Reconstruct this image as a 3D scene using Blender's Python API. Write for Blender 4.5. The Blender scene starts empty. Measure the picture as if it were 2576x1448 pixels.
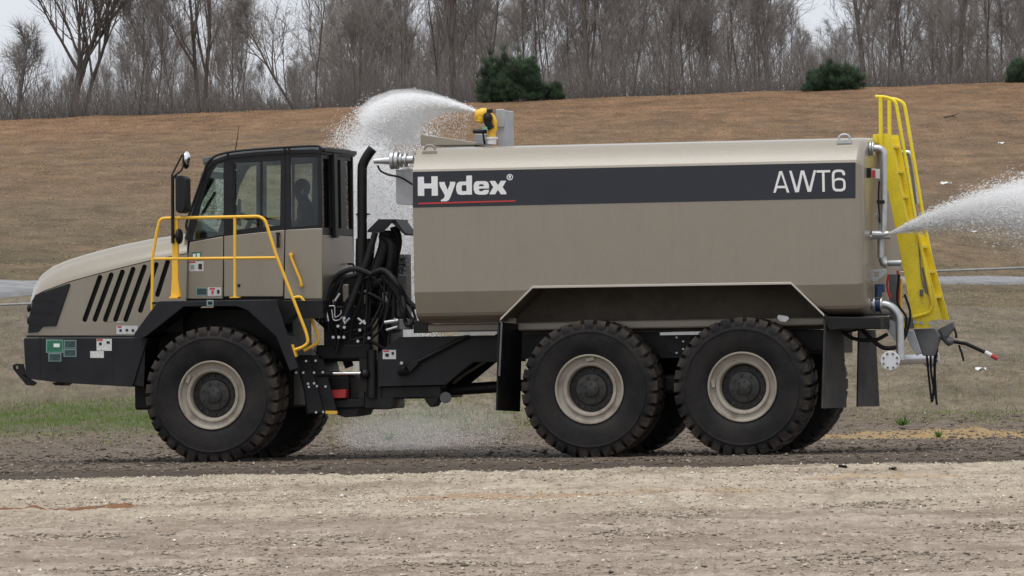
import bpy, bmesh, math, random
import numpy as np
from mathutils import Vector, Matrix
from mathutils.geometry import tessellate_polygon
R = math.radians
scene = bpy.context.scene
COL = scene.collection
random.seed(7)

# ------------------------------------------------------------------ camera
A = R(11.9); D0 = 75.0; CH = 1.5; FPX = 16200.0; ROLL = R(1.0)
PITCH = math.atan(429 / FPX) - math.atan(CH / D0)
CAM = Vector((D0 * math.sin(A), -D0 * math.cos(A), CH))
fw = Vector((-math.sin(A) * math.cos(PITCH), math.cos(A) * math.cos(PITCH), math.sin(PITCH)))
r0 = Vector((math.cos(A), math.sin(A), 0)); u0 = r0.cross(fw)
rt = r0 * math.cos(ROLL) - u0 * math.sin(ROLL)
up = u0 * math.cos(ROLL) + r0 * math.sin(ROLL)
cam_d = bpy.data.cameras.new('camera'); cam = bpy.data.objects.new('camera', cam_d); COL.objects.link(cam)
M = Matrix((rt, up, -fw)).transposed().to_4x4(); M.translation = CAM
cam.matrix_world = M
cam_d.sensor_width = 36; cam_d.lens = 36 * FPX / 2576; cam_d.clip_start = 0.5; cam_d.clip_end = 20000
scene.camera = cam

# ------------------------------------------------------------------ sky, sun, exposure
SUN_EL, SUN_AZ = R(76), R(200)      # azimuth measured from +Y clockwise: behind the camera, a little to the left
W = bpy.data.worlds.new('World'); scene.world = W; W.use_nodes = True
wn = W.node_tree.nodes; wl = W.node_tree.links; wn.clear()
wo = wn.new('ShaderNodeOutputWorld'); bg = wn.new('ShaderNodeBackground'); sky = wn.new('ShaderNodeTexSky')
sky.sky_type = 'NISHITA'; sky.sun_disc = False; sky.sun_elevation = SUN_EL; sky.sun_rotation = SUN_AZ
sky.air_density = 1.5; sky.dust_density = 4.0; sky.ozone_density = 1.0
hs = wn.new('ShaderNodeHueSaturation'); hs.inputs['Saturation'].default_value = 0.12
mx = wn.new('ShaderNodeMix'); mx.data_type = 'RGBA'; mx.inputs[0].default_value = 0.75
mx.inputs[7].default_value = (6.6, 6.95, 7.5, 1)
wl.new(sky.outputs[0], hs.inputs['Color']); wl.new(hs.outputs[0], mx.inputs[6])
wl.new(mx.outputs[2], bg.inputs['Color']); bg.inputs['Strength'].default_value = 0.104
wl.new(bg.outputs[0], wo.inputs[0])
sd = bpy.data.lights.new('sun', 'SUN'); sd.energy = 1.5; sd.angle = R(40); sd.color = (1.0, 0.965, 0.92)
sun = bpy.data.objects.new('sun', sd); COL.objects.link(sun)
sdir = Vector((math.sin(SUN_AZ) * math.cos(SUN_EL), math.cos(SUN_AZ) * math.cos(SUN_EL), math.sin(SUN_EL)))
sun.rotation_euler = sdir.to_track_quat('Z', 'Y').to_euler(); sun.location = (0, 0, 40)
vs = scene.view_settings; vs.view_transform = 'Standard'; vs.look = 'None'; vs.exposure = 0.42; vs.gamma = 1.0
vs.use_curve_mapping = False
scene.render.engine = 'CYCLES'
scene.cycles.use_denoising = True
scene.cycles.max_bounces = 16; scene.cycles.diffuse_bounces = 10; scene.cycles.transparent_max_bounces = 16
scene.cycles.sample_clamp_indirect = 4.0

# ------------------------------------------------------------------ measuring: a picture point on the upright plane y = Y (metres)
def P(px, py, Y=0.0):
    d = rt * ((px - 1288) / FPX) + up * ((724.2 - py) / FPX) + fw
    return CAM + d * ((Y - CAM.y) / d.y)
def PX(px, py, X):                     # the same on the upright plane x = X
    d = rt * ((px - 1288) / FPX) + up * ((724.2 - py) / FPX) + fw
    return CAM + d * ((X - CAM.x) / d.x)
def PS(pts, Y=0.0): return [P(x, y, Y) for x, y in pts]

# ------------------------------------------------------------------ materials
class NT:
    def __init__(s, name):
        s.m = bpy.data.materials.new(name); s.m.use_nodes = True
        s.t = s.m.node_tree; s.n = s.t.nodes; s.n.clear()
        s.out = s.n.new('ShaderNodeOutputMaterial')
    def node(s, typ, **kw):
        n = s.n.new(typ)
        for k, v in kw.items(): setattr(n, k, v)
        return n
    def link(s, a, b): s.t.links.new(a, b)
    def setv(s, sock, v):
        if hasattr(v, 'is_output') or isinstance(v, bpy.types.NodeSocket): s.link(v, sock)
        else: sock.default_value = v
    def coord(s, kind='Object', scale=(1, 1, 1)):
        c = s.node('ShaderNodeTexCoord'); mp = s.node('ShaderNodeMapping'); mp.inputs['Scale'].default_value = scale
        s.link(c.outputs[kind], mp.inputs['Vector']); return mp.outputs[0]
    def noise(s, vec, scale, detail=3, rough=0.55):
        n = s.node('ShaderNodeTexNoise'); n.inputs['Scale'].default_value = scale
        n.inputs['Detail'].default_value = detail; n.inputs['Roughness'].default_value = rough
        s.link(vec, n.inputs['Vector']); return n.outputs[0]
    def mapr(s, v, a, b, c=0.0, d=1.0, smooth=False):
        n = s.node('ShaderNodeMapRange'); n.clamp = True
        if smooth: n.interpolation_type = 'SMOOTHSTEP'
        s.setv(n.inputs[0], v)
        for i, q in enumerate((a, b, c, d)): n.inputs[i + 1].default_value = q
        return n.outputs[0]
    def math(s, op, a, b=0.0):
        n = s.node('ShaderNodeMath', operation=op); s.setv(n.inputs[0], a); s.setv(n.inputs[1], b); return n.outputs[0]
    def mix(s, f, a, b, blend='MIX'):
        n = s.node('ShaderNodeMix', data_type='RGBA', blend_type=blend); s.setv(n.inputs[0], f)
        s.setv(n.inputs[6], a if not isinstance(a, tuple) or len(a) == 4 else a + (1,))
        s.setv(n.inputs[7], b if not isinstance(b, tuple) or len(b) == 4 else b + (1,)); return n.outputs[2]
    def bump(s, h, strength, dist=0.02):
        n = s.node('ShaderNodeBump'); n.inputs['Strength'].default_value = strength; n.inputs['Distance'].default_value = dist
        s.link(h, n.inputs['Height']); return n.outputs[0]
    def principled(s, col, rough=0.5, metal=0.0, normal=None, **kw):
        b = s.node('ShaderNodeBsdfPrincipled')
        s.setv(b.inputs['Base Color'], col if not isinstance(col, tuple) or len(col) == 4 else col + (1,))
        s.setv(b.inputs['Roughness'], rough); s.setv(b.inputs['Metallic'], metal)
        for k, v in kw.items(): s.setv(b.inputs[k.replace('_', ' ')], v)
        if normal is not None: s.link(normal, b.inputs['Normal'])
        s.link(b.outputs[0], s.out.inputs[0]); return b

MATS = {}
def paint(name, c, rough=0.4, var=0.10, dirt=0.0, dirtcol=(0.16, 0.13, 0.10), metal=0.0, bump=0.04, scale=3.0, spec=0.5, grime=1.3, coat=0.0):
    t = NT(name); v = t.coord()
    n1 = t.noise(v, scale, 4); n2 = t.noise(v, scale * 14, 4, 0.65)
    lo = tuple(x * (1 - var) for x in c); hi = tuple(min(1, x * (1 + var)) for x in c)
    col = t.mix(t.mapr(n1, 0.3, 0.7), lo, hi)
    if coat:
        runs = t.noise(t.coord(scale=(5, 5, 0.35)), 2.2, 4, 0.7)
        col = t.mix(t.mapr(runs, 0.5, 0.75, 0, 0.22), col, tuple(x * 0.72 for x in c))
        col = t.mix(t.mapr(runs, 0.42, 0.25, 0, 0.16), col, tuple(min(1, x * 1.25) for x in c))
    col = t.mix(t.math('MULTIPLY', t.mapr(n2, 0.45, 0.75), 0.25), col, tuple(x * 0.75 for x in c))
    if dirt > 0:
        dm = t.math('MULTIPLY', t.mapr(t.math('ADD', n1, t.math('MULTIPLY', n2, 0.5)), 0.65, 0.95), dirt)
        # road film thrown up from below: heavier near the ground
        g = t.node('ShaderNodeNewGeometry'); sx = t.node('ShaderNodeSeparateXYZ'); t.link(g.outputs['Position'], sx.inputs[0])
        lowm = t.math('MULTIPLY', t.mapr(sx.outputs[2], grime, 0.3, 0.25, 1.0), 1.0)
        col = t.mix(t.math('MULTIPLY', dm, lowm), col, dirtcol)
    rg = t.mapr(n2, 0.3, 0.7, rough * 0.85, min(1, rough * 1.2))
    t.principled(col, rg, metal, t.bump(n2, bump, 0.01), Specular_IOR_Level=spec, Coat_Weight=coat, Coat_Roughness=0.2)
    MATS[name] = t.m; return t.m

beige = paint('beige_paint', (0.258, 0.223, 0.171), 0.4, 0.05, 0.45, coat=0.7)
rimp = paint('rim_paint', (0.36, 0.325, 0.27), 0.5, 0.10, 1.0, (0.14, 0.105, 0.075), scale=6)
slate = paint('slate_paint', (0.0095, 0.0102, 0.0130), 0.48, 0.15, 0.3, (0.06, 0.052, 0.045), spec=0.32)
band = paint('band_vinyl', (0.017, 0.0195, 0.029), 0.35, 0.1, 0.0)
blackp = paint('black_paint', (0.0045, 0.0047, 0.0055), 0.5, 0.2, 0.45, (0.05, 0.042, 0.035), spec=0.35)
blackr = paint('black_rubber', (0.010, 0.010, 0.011), 0.62, 0.2, 0.15, (0.05, 0.043, 0.036), spec=0.3)
flapm = paint('flap_rubber', (0.030, 0.029, 0.029), 0.7, 0.2, 0.8, (0.09, 0.075, 0.06))
hubm = paint('hub_paint', (0.022, 0.023, 0.023), 0.6, 0.25, 0.7, (0.085, 0.066, 0.05), scale=9)
railY = paint('rail_yellow', (0.88, 0.50, 0.04), 0.4, 0.06, 0.15)
ladY = paint('ladder_yellow', (0.86, 0.68, 0.02), 0.45, 0.08, 0.5, (0.24, 0.13, 0.04), grime=6.0)
canY = paint('monitor_yellow', (0.80, 0.47, 0.02), 0.4, 0.06, 0.2)
galv = paint('galvanised_steel', (0.52, 0.53, 0.54), 0.36, 0.15, 0.2, (0.2, 0.19, 0.18), metal=0.75, scale=12)
zinc = paint('zinc_plate', (0.40, 0.41, 0.43), 0.5, 0.12, 0.2, metal=0.3, scale=8)
galvd = paint('dull_galvanised', (0.27, 0.275, 0.28), 0.6, 0.2, 0.2, metal=0.2, scale=12)
flangem = paint('flange_steel', (0.66, 0.67, 0.68), 0.45, 0.1, 0.15, scale=30)
greyst = paint('grey_steel', (0.12, 0.123, 0.13), 0.5, 0.2, 0.3, scale=6)
chrome = paint('chrome', (0.85, 0.86, 0.88), 0.12, 0.03, 0.0, metal=1.0)
white = paint('white_vinyl', (0.80, 0.80, 0.80), 0.5, 0.04, 0.0)
stickw = paint('sticker_white', (0.62, 0.62, 0.61), 0.5, 0.25, 0.0, scale=60)
stickg = paint('sticker_green', (0.02, 0.15, 0.085), 0.45, 0.5, 0.0, scale=40)
stickt = paint('sticker_teal', (0.028, 0.06, 0.06), 0.45, 0.5, 0.0, scale=60)
stickb = paint('sticker_border', (0.22, 0.33, 0.30), 0.5, 0.2, 0.0)
red = paint('red_paint', (0.50, 0.035, 0.04), 0.45, 0.1, 0.0)
bluep = paint('blue_paint', (0.008, 0.030, 0.10), 0.4, 0.15, 0.1)
seatm = paint('seat_fabric', (0.02, 0.021, 0.024), 0.9, 0.2)
cloth = paint('dark_clothing', (0.016, 0.017, 0.021), 0.9, 0.3)
skin = paint('skin', (0.33, 0.19, 0.13), 0.6, 0.05)
hairm = paint('hair', (0.015, 0.012, 0.010), 0.7, 0.2)
trimm = paint('light_trim', (0.50, 0.46, 0.40), 0.45, 0.05, 0.15)
paper = paint('litter_white', (0.72, 0.72, 0.70), 0.8, 0.1)
asphalt = paint('road_surface', (0.20, 0.20, 0.205), 0.9, 0.3, 0.0, scale=1.5, bump=0.2)

def glass_mat(name, tint, refl):
    t = NT(name)
    tr = t.node('ShaderNodeBsdfTransparent'); tr.inputs[0].default_value = tint + (1,)
    gl = t.node('ShaderNodeBsdfGlossy'); gl.inputs['Roughness'].default_value = 0.03
    fr = t.node('ShaderNodeFresnel'); fr.inputs[0].default_value = 1.5
    v = t.coord(); n = t.noise(v, 2.0, 2)
    f = t.math('ADD', t.math('MULTIPLY', fr.outputs[0], refl), t.mapr(n, 0.4, 0.7, 0.0, 0.03))
    ms = t.node('ShaderNodeMixShader'); t.link(f, ms.inputs[0]); t.link(tr.outputs[0], ms.inputs[1]); t.link(gl.outputs[0], ms.inputs[2])
    t.link(ms.outputs[0], t.out.inputs[0]); return t.m
arch_shade = paint('shaded_arch_paint', (0.082, 0.070, 0.056), 0.7, 0.25, 0.5, (0.05, 0.042, 0.034), scale=5, spec=0.25)  # darkened beige: shade under the wheel arches is put into the colour
glassm = glass_mat('cab_glass', (0.84, 0.91, 0.88), 1.0)
glassd = glass_mat('tinted_glass', (0.72, 0.76, 0.77), 1.0)

def tyre_mat():
    t = NT('tyre_rubber'); v = t.coord()
    n1 = t.noise(v, 3.0, 4); n2 = t.noise(v, 26.0, 4, 0.7)
    sx = t.node('ShaderNodeSeparateXYZ'); t.link(v, sx.inputs[0])
    rr = t.math('SQRT', t.math('ADD', t.math('MULTIPLY', sx.outputs[0], sx.outputs[0]), t.math('MULTIPLY', sx.outputs[2], sx.outputs[2])))
    tread = t.mapr(rr, 0.715, 0.80)
    mud = t.math('MULTIPLY', t.mapr(t.math('ADD', t.math('MULTIPLY', n1, 0.6), t.math('MULTIPLY', n2, 0.5)), 0.45, 0.75), t.math('ADD', t.math('MULTIPLY', tread, 0.75), 0.26))
    col = t.mix(t.mapr(n1, 0.3, 0.7), (0.0038, 0.0041, 0.0058), (0.0062, 0.0065, 0.0086))
    col = t.mix(mud, col, (0.095, 0.074, 0.053))
    # moulded rings on the sidewall
    ring = t.math('SINE', t.math('MULTIPLY', rr, 150.0))
    h = t.math('ADD', t.math('MULTIPLY', n2, 0.5), t.math('MULTIPLY', t.math('MULTIPLY', ring, t.mapr(rr, 0.68, 0.66)), 0.04))
    t.principled(col, t.mapr(n2, 0.3, 0.7, 0.55, 0.8), 0, t.bump(h, 0.3, 0.01), Specular_IOR_Level=0.28)
    return t.m
tyrem = tyre_mat()

# ------------------------------------------------------------------ mesh building
class MB:
    def __init__(s): s.v = []; s.f = []
    def add(s, vs, fs):
        b = len(s.v); s.v.extend(Vector(q) for q in vs); s.f.extend(tuple(i + b for i in f) for f in fs); return s
    def box(s, lo, hi):
        x0, y0, z0 = lo; x1, y1, z1 = hi
        return s.add([(x0, y0, z0), (x1, y0, z0), (x1, y1, z0), (x0, y1, z0), (x0, y0, z1), (x1, y0, z1), (x1, y1, z1), (x0, y1, z1)],
                     [(0, 3, 2, 1), (4, 5, 6, 7), (0, 1, 5, 4), (1, 2, 6, 5), (2, 3, 7, 6), (3, 0, 4, 7)])
    def slab(s, outer, vec, holes=()):
        """flat outline (with holes) pushed along vec"""
        loops = [[Vector(p) for p in outer]] + [[Vector(p) for p in h] for h in holes]
        tri = tessellate_polygon(loops); flat = [p for l in loops for p in l]; n = len(flat); vec = Vector(vec)
        s.add(flat + [p + vec for p in flat], [tuple(t) for t in tri] + [(t[2] + n, t[1] + n, t[0] + n) for t in tri])
        b = len(s.v) - 2 * n; o = 0
        for l in loops:
            k = len(l)
            for i in range(k):
                j = (i + 1) % k
                s.f.append((b + o + i, b + o + j, b + n + o + j, b + n + o + i))
            o += k
        return s
    def tube(s, pts, r, sides=10, caps=True, rnd=0.0, rad=None):
        pts = [Vector(p) for p in pts]
        if rnd > 0: pts = fillet(pts, rnd)
        n = len(pts)
        if n < 2: return s
        rs = rad if rad else [r] * n
        if len(rs) != n: rs = [r] * n
        prev = None; vs = []; fs = []
        for i, p in enumerate(pts):
            t = (pts[min(i + 1, n - 1)] - pts[max(i - 1, 0)]).normalized()
            if prev is None:
                a = Vector((0, 0, 1)) if abs(t.z) < 0.9 else Vector((1, 0, 0))
                u = t.cross(a).normalized()
            else:
                u = (prev - t * prev.dot(t)).normalized()
            prev = u; w = t.cross(u)
            for k in range(sides):
                an = 2 * math.pi * k / sides
                vs.append(p + (u * math.cos(an) + w * math.sin(an)) * rs[i])
        for i in range(n - 1):
            for k in range(sides):
                k2 = (k + 1) % sides
                fs.append((i * sides + k, i * sides + k2, (i + 1) * sides + k2, (i + 1) * sides + k))
        if caps:
            fs.append(tuple(range(sides - 1, -1, -1))); fs.append(tuple((n - 1) * sides + k for k in range(sides)))
        return s.add(vs, fs)
    def cyl(s, a, b, r, sides=16, r2=None): return s.tube([a, b], r, sides, rad=[r, r if r2 is None else r2])
    def lathe(s, prof, c=(0, 0, 0), sides=48, axis='Y'):
        c = Vector(c); vs = []; fs = []; n = len(prof)
        for k in range(sides):
            an = 2 * math.pi * k / sides
            for r, h in prof:
                if axis == 'Y': q = Vector((r * math.cos(an), h, r * math.sin(an)))
                elif axis == 'X': q = Vector((h, r * math.cos(an), r * math.sin(an)))
                else: q = Vector((r * math.cos(an), r * math.sin(an), h))
                vs.append(c + q)
        for k in range(sides):
            k2 = (k + 1) % sides
            for i in range(n - 1):
                fs.append((k * n + i, k2 * n + i, k2 * n + i + 1, k * n + i + 1))
        return s.add(vs, fs)
    def ball(s, c, rad, seg=14, rings=8):
        rad = Vector(rad) if hasattr(rad, '__len__') else Vector((rad, rad, rad)); c = Vector(c)
        vs = [c + Vector((0, 0, rad.z))]; fs = []
        for i in range(1, rings):
            th = math.pi * i / rings
            for k in range(seg):
                an = 2 * math.pi * k / seg
                vs.append(c + Vector((rad.x * math.sin(th) * math.cos(an), rad.y * math.sin(th) * math.sin(an), rad.z * math.cos(th))))
        vs.append(c - Vector((0, 0, rad.z))); e = len(vs) - 1
        for k in range(seg):
            k2 = (k + 1) % seg
            fs.append((0, 1 + k, 1 + k2)); fs.append((e, e - seg + k2, e - seg + k))
            for i in range(rings - 2):
                fs.append((1 + i * seg + k, 1 + (i + 1) * seg + k, 1 + (i + 1) * seg + k2, 1 + i * seg + k2))
        return s.add(vs, fs)
    def mesh(s, name, mat, smooth=30):
        me = bpy.data.meshes.new(name); me.from_pydata([tuple(v) for v in s.v], [], s.f)
        bm = bmesh.new(); bm.from_mesh(me); bmesh.ops.recalc_face_normals(bm, faces=bm.faces); bm.to_mesh(me); bm.free()
        me.materials.append(mat)
        if smooth:
            me.polygons.foreach_set('use_smooth', [True] * len(me.polygons)); me.set_sharp_from_angle(angle=R(smooth))
        return me
    def build(s, name, mat, parent=None, bevel=0.0, smooth=30, seg=2):
        o = bpy.data.objects.new(name, s.mesh(name, mat, smooth)); COL.objects.link(o)
        if parent is not None: attach(o, parent)
        if bevel:
            b = o.modifiers.new('edge', 'BEVEL'); b.width = bevel; b.segments = seg; b.limit_method = 'ANGLE'; b.angle_limit = R(40); b.harden_normals = False
        return o
def fillet(pts, r, n=5):
    out = [pts[0]]
    for i in range(1, len(pts) - 1):
        a, b, c = pts[i - 1], pts[i], pts[i + 1]
        d1 = (a - b); d2 = (c - b); l = min(r, d1.length * 0.48, d2.length * 0.48)
        p0 = b + d1.normalized() * l; p2 = b + d2.normalized() * l
        for k in range(n + 1):
            t = k / n; out.append(p0 * (1 - t) ** 2 + b * 2 * t * (1 - t) + p2 * t * t)
    out.append(pts[-1]); return out
def smooth_path(pts, n=8):
    pts = [Vector(p) for p in pts]; q = [pts[0] * 2 - pts[1]] + pts + [pts[-1] * 2 - pts[-2]]; out = []
    for i in range(1, len(q) - 2):
        p0, p1, p2, p3 = q[i - 1:i + 3]
        for k in range(n):
            t = k / n
            out.append(0.5 * ((2 * p1) + (p2 - p0) * t + (2 * p0 - 5 * p1 + 4 * p2 - p3) * t * t + (3 * p1 - p0 - 3 * p2 + p3) * t ** 3))
    out.append(pts[-1]); return out
WM = {}
def wmat(o):
    return WM.get(o.name, Matrix.Identity(4))
def attach(o, parent):                 # keeps the mesh where it was drawn (world coordinates)
    o.parent = parent; o.matrix_parent_inverse = wmat(parent).inverted()
def empty(name, loc, parent=None):
    o = bpy.data.objects.new(name, None); COL.objects.link(o); o.empty_display_size = 0.3
    loc = Vector(loc)
    if parent is not None:
        o.parent = parent; o.location = loc - wmat(parent).translation
    else: o.location = loc
    WM[o.name] = Matrix.Translation(loc); return o
def tag(o, label=None, cat=None, group=None, kind=None):
    for k, v in (('label', label), ('category', cat), ('group', group), ('kind', kind)):
        if v: o[k] = v
    return o
def npmesh(name, V, F, mat, cols=None, smooth=False):
    """triangles from numpy arrays, optional colour per vertex"""
    me = bpy.data.meshes.new(name); V = np.asarray(V, np.float32); F = np.asarray(F, np.int32); k = F.shape[1]
    me.vertices.add(len(V)); me.vertices.foreach_set('co', V.ravel())
    me.loops.add(F.size); me.loops.foreach_set('vertex_index', F.ravel())
    me.polygons.add(len(F)); me.polygons.foreach_set('loop_start', np.arange(0, F.size, k, dtype=np.int32))
    me.update(calc_edges=True); me.validate()
    if cols is not None:
        at = me.color_attributes.new('Col', 'FLOAT_COLOR', 'POINT')
        c = np.ones((len(V), 4), np.float32); c[:, :3] = cols; at.data.foreach_set('color', c.ravel())
    me.materials.append(mat)
    if smooth: me.polygons.foreach_set('use_smooth', np.ones(len(F), bool))
    return me
def link(name, me, parent=None):
    o = bpy.data.objects.new(name, me); COL.objects.link(o)
    if parent is not None: o.parent = parent
    return o
def attr_mat(name, rough=0.85, trans=0.0, spec=0.3):
    t = NT(name); a = t.node('ShaderNodeAttribute'); a.attribute_name = 'Col'
    v = t.coord(); n = t.noise(v, 40.0, 2)
    col = t.mix(t.mapr(n, 0.35, 0.65, 0, 0.35), a.outputs['Color'], t.mix(1.0, a.outputs['Color'], (0.6, 0.6, 0.6), 'MULTIPLY'))
    b = t.principled(col, rough, Specular_IOR_Level=spec)
    if trans:
        tl = t.node('ShaderNodeBsdfTranslucent'); t.link(col, tl.inputs[0]); ad = t.node('ShaderNodeAddShader')
        t.link(b.outputs[0], ad.inputs[0]); t.link(tl.outputs[0], ad.inputs[1]); t.link(ad.outputs[0], t.out.inputs[0])
    return t.m

# ------------------------------------------------------------------ terrain (local frame: x along the road, y away from the viewer, turned by A)
ZL = np.array([(-200, 0), (95, 0), (103, .05), (118, .30), (138, 2.39), (145, 2.74), (285, 11.1), (300, 10.9), (420, 9), (3000, 9)], float)
ZR = np.array([(-200, 0), (95, 0), (103, .06), (118, .65), (160, 2.36), (166, 2.53), (285, 12.04), (300, 11.8), (420, 10), (3000, 10)], float)
_tab = np.random.RandomState(3).rand(256, 256)
def vn(x, y, seed=0):
    x = np.asarray(x, float) + seed * 17.31; y = np.asarray(y, float) + seed * 9.77
    xi = np.floor(x).astype(int); yi = np.floor(y).astype(int); fx = x - xi; fy = y - yi
    fx = fx * fx * (3 - 2 * fx); fy = fy * fy * (3 - 2 * fy)
    g = lambda a, b: _tab[a % 256, b % 256]
    return (g(xi, yi) * (1 - fx) + g(xi + 1, yi) * fx) * (1 - fy) + (g(xi, yi + 1) * (1 - fx) + g(xi + 1, yi + 1) * fx) * fy
def fbm(x, y, seed=0, o=4):
    s = 0; a = 1; t = 0
    for i in range(o): s = s + a * vn(x * 2 ** i, y * 2 ** i, seed + i); t += a; a *= 0.5
    return s / t
def zbase(x, y):
    d = y + 75.0; dd = np.maximum(d, 20)
    w = np.clip((x / dd * FPX / 1288 + 1) / 2, -0.6, 1.6)
    return np.interp(d, ZL[:, 0], ZL[:, 1]) * (1 - w) + np.interp(d, ZR[:, 0], ZR[:, 1]) * w
def zground(x, y, micro=True):
    x = np.asarray(x, float); y = np.asarray(y, float)
    z = zbase(x, y)
    near = np.clip((12 - y) / 8, 0, 1)
    under = np.clip(np.abs(y + 0.15 * x) / 1.0 - 1.2, 0, 1)         # keep it level where the wheels run
    z = z + near * under * ((fbm(x * 0.25, y * 0.7, 1, 3) - 0.5) * 0.05)
    if micro:
        gr = np.clip((-6 - y) / 3, 0, 1)
        z = z + near * ((fbm(x * 6, y * 5, 5, 3) - 0.5) * (0.012 + 0.026 * gr))
        z = z + near * gr * ((fbm(x * 1.6, y * 0.8, 15, 3) - 0.5) * 0.045 + np.clip(fbm(x * 3.5, y * 2.0, 25, 3) - .55, 0, 1) * .11 + (vn(x * 14, y * 4, 35) - .5) * .022)
        # low windrow of loose gravel thrown up in front of the tracks
        z = z + 0.03 * np.exp(-((y + 8.5 + 0.6 * (vn(x * 0.4, 0 * x, 9) - .5)) / 1.0) ** 2) * (0.5 + vn(x * 1.3, y * 1.3, 11))
        z = z - 0.035 * np.exp(-((y + 5.4) / 0.9) ** 2)
        fld = np.clip((y - 5) / 8, 0, 1) * np.clip((70 - y) / 6, 0, 1)
        z = z + fld * ((fbm(x * 1.1, y * 0.5, 45, 4) - .5) * .10 + np.clip(fbm(x * 2.6, y * 0.9, 47, 3) - .55, 0, 1) * .22)
        far = np.clip((y - 12) / 20, 0, 1)
        z = z + far * (fbm(x * 0.35, y * 0.35, 21, 3) - 0.5) * 0.16
    return z
def grid_obj(name, xs, ys, mat, dz=0.0, micro=True):
    X, Y = np.meshgrid(xs, ys); Z = zground(X, Y, micro) + dz
    V = np.stack([X, Y, Z], -1).reshape(-1, 3); nx = len(xs); ny = len(ys)
    i = np.arange((ny - 1) * nx).reshape(ny - 1, nx)[:, :-1].ravel()
    F = np.stack([i, i + 1, i + nx + 1, i + nx], -1)
    o = link(name, npmesh(name, V, F, mat, smooth=True)); o.rotation_euler.z = A; return o
def LW(x, y, dz=0.0):                 # local ground point to world
    z = float(zground(x, y)) + dz
    return Vector((x * math.cos(A) - y * math.sin(A), x * math.sin(A) + y * math.cos(A), z))

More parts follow.
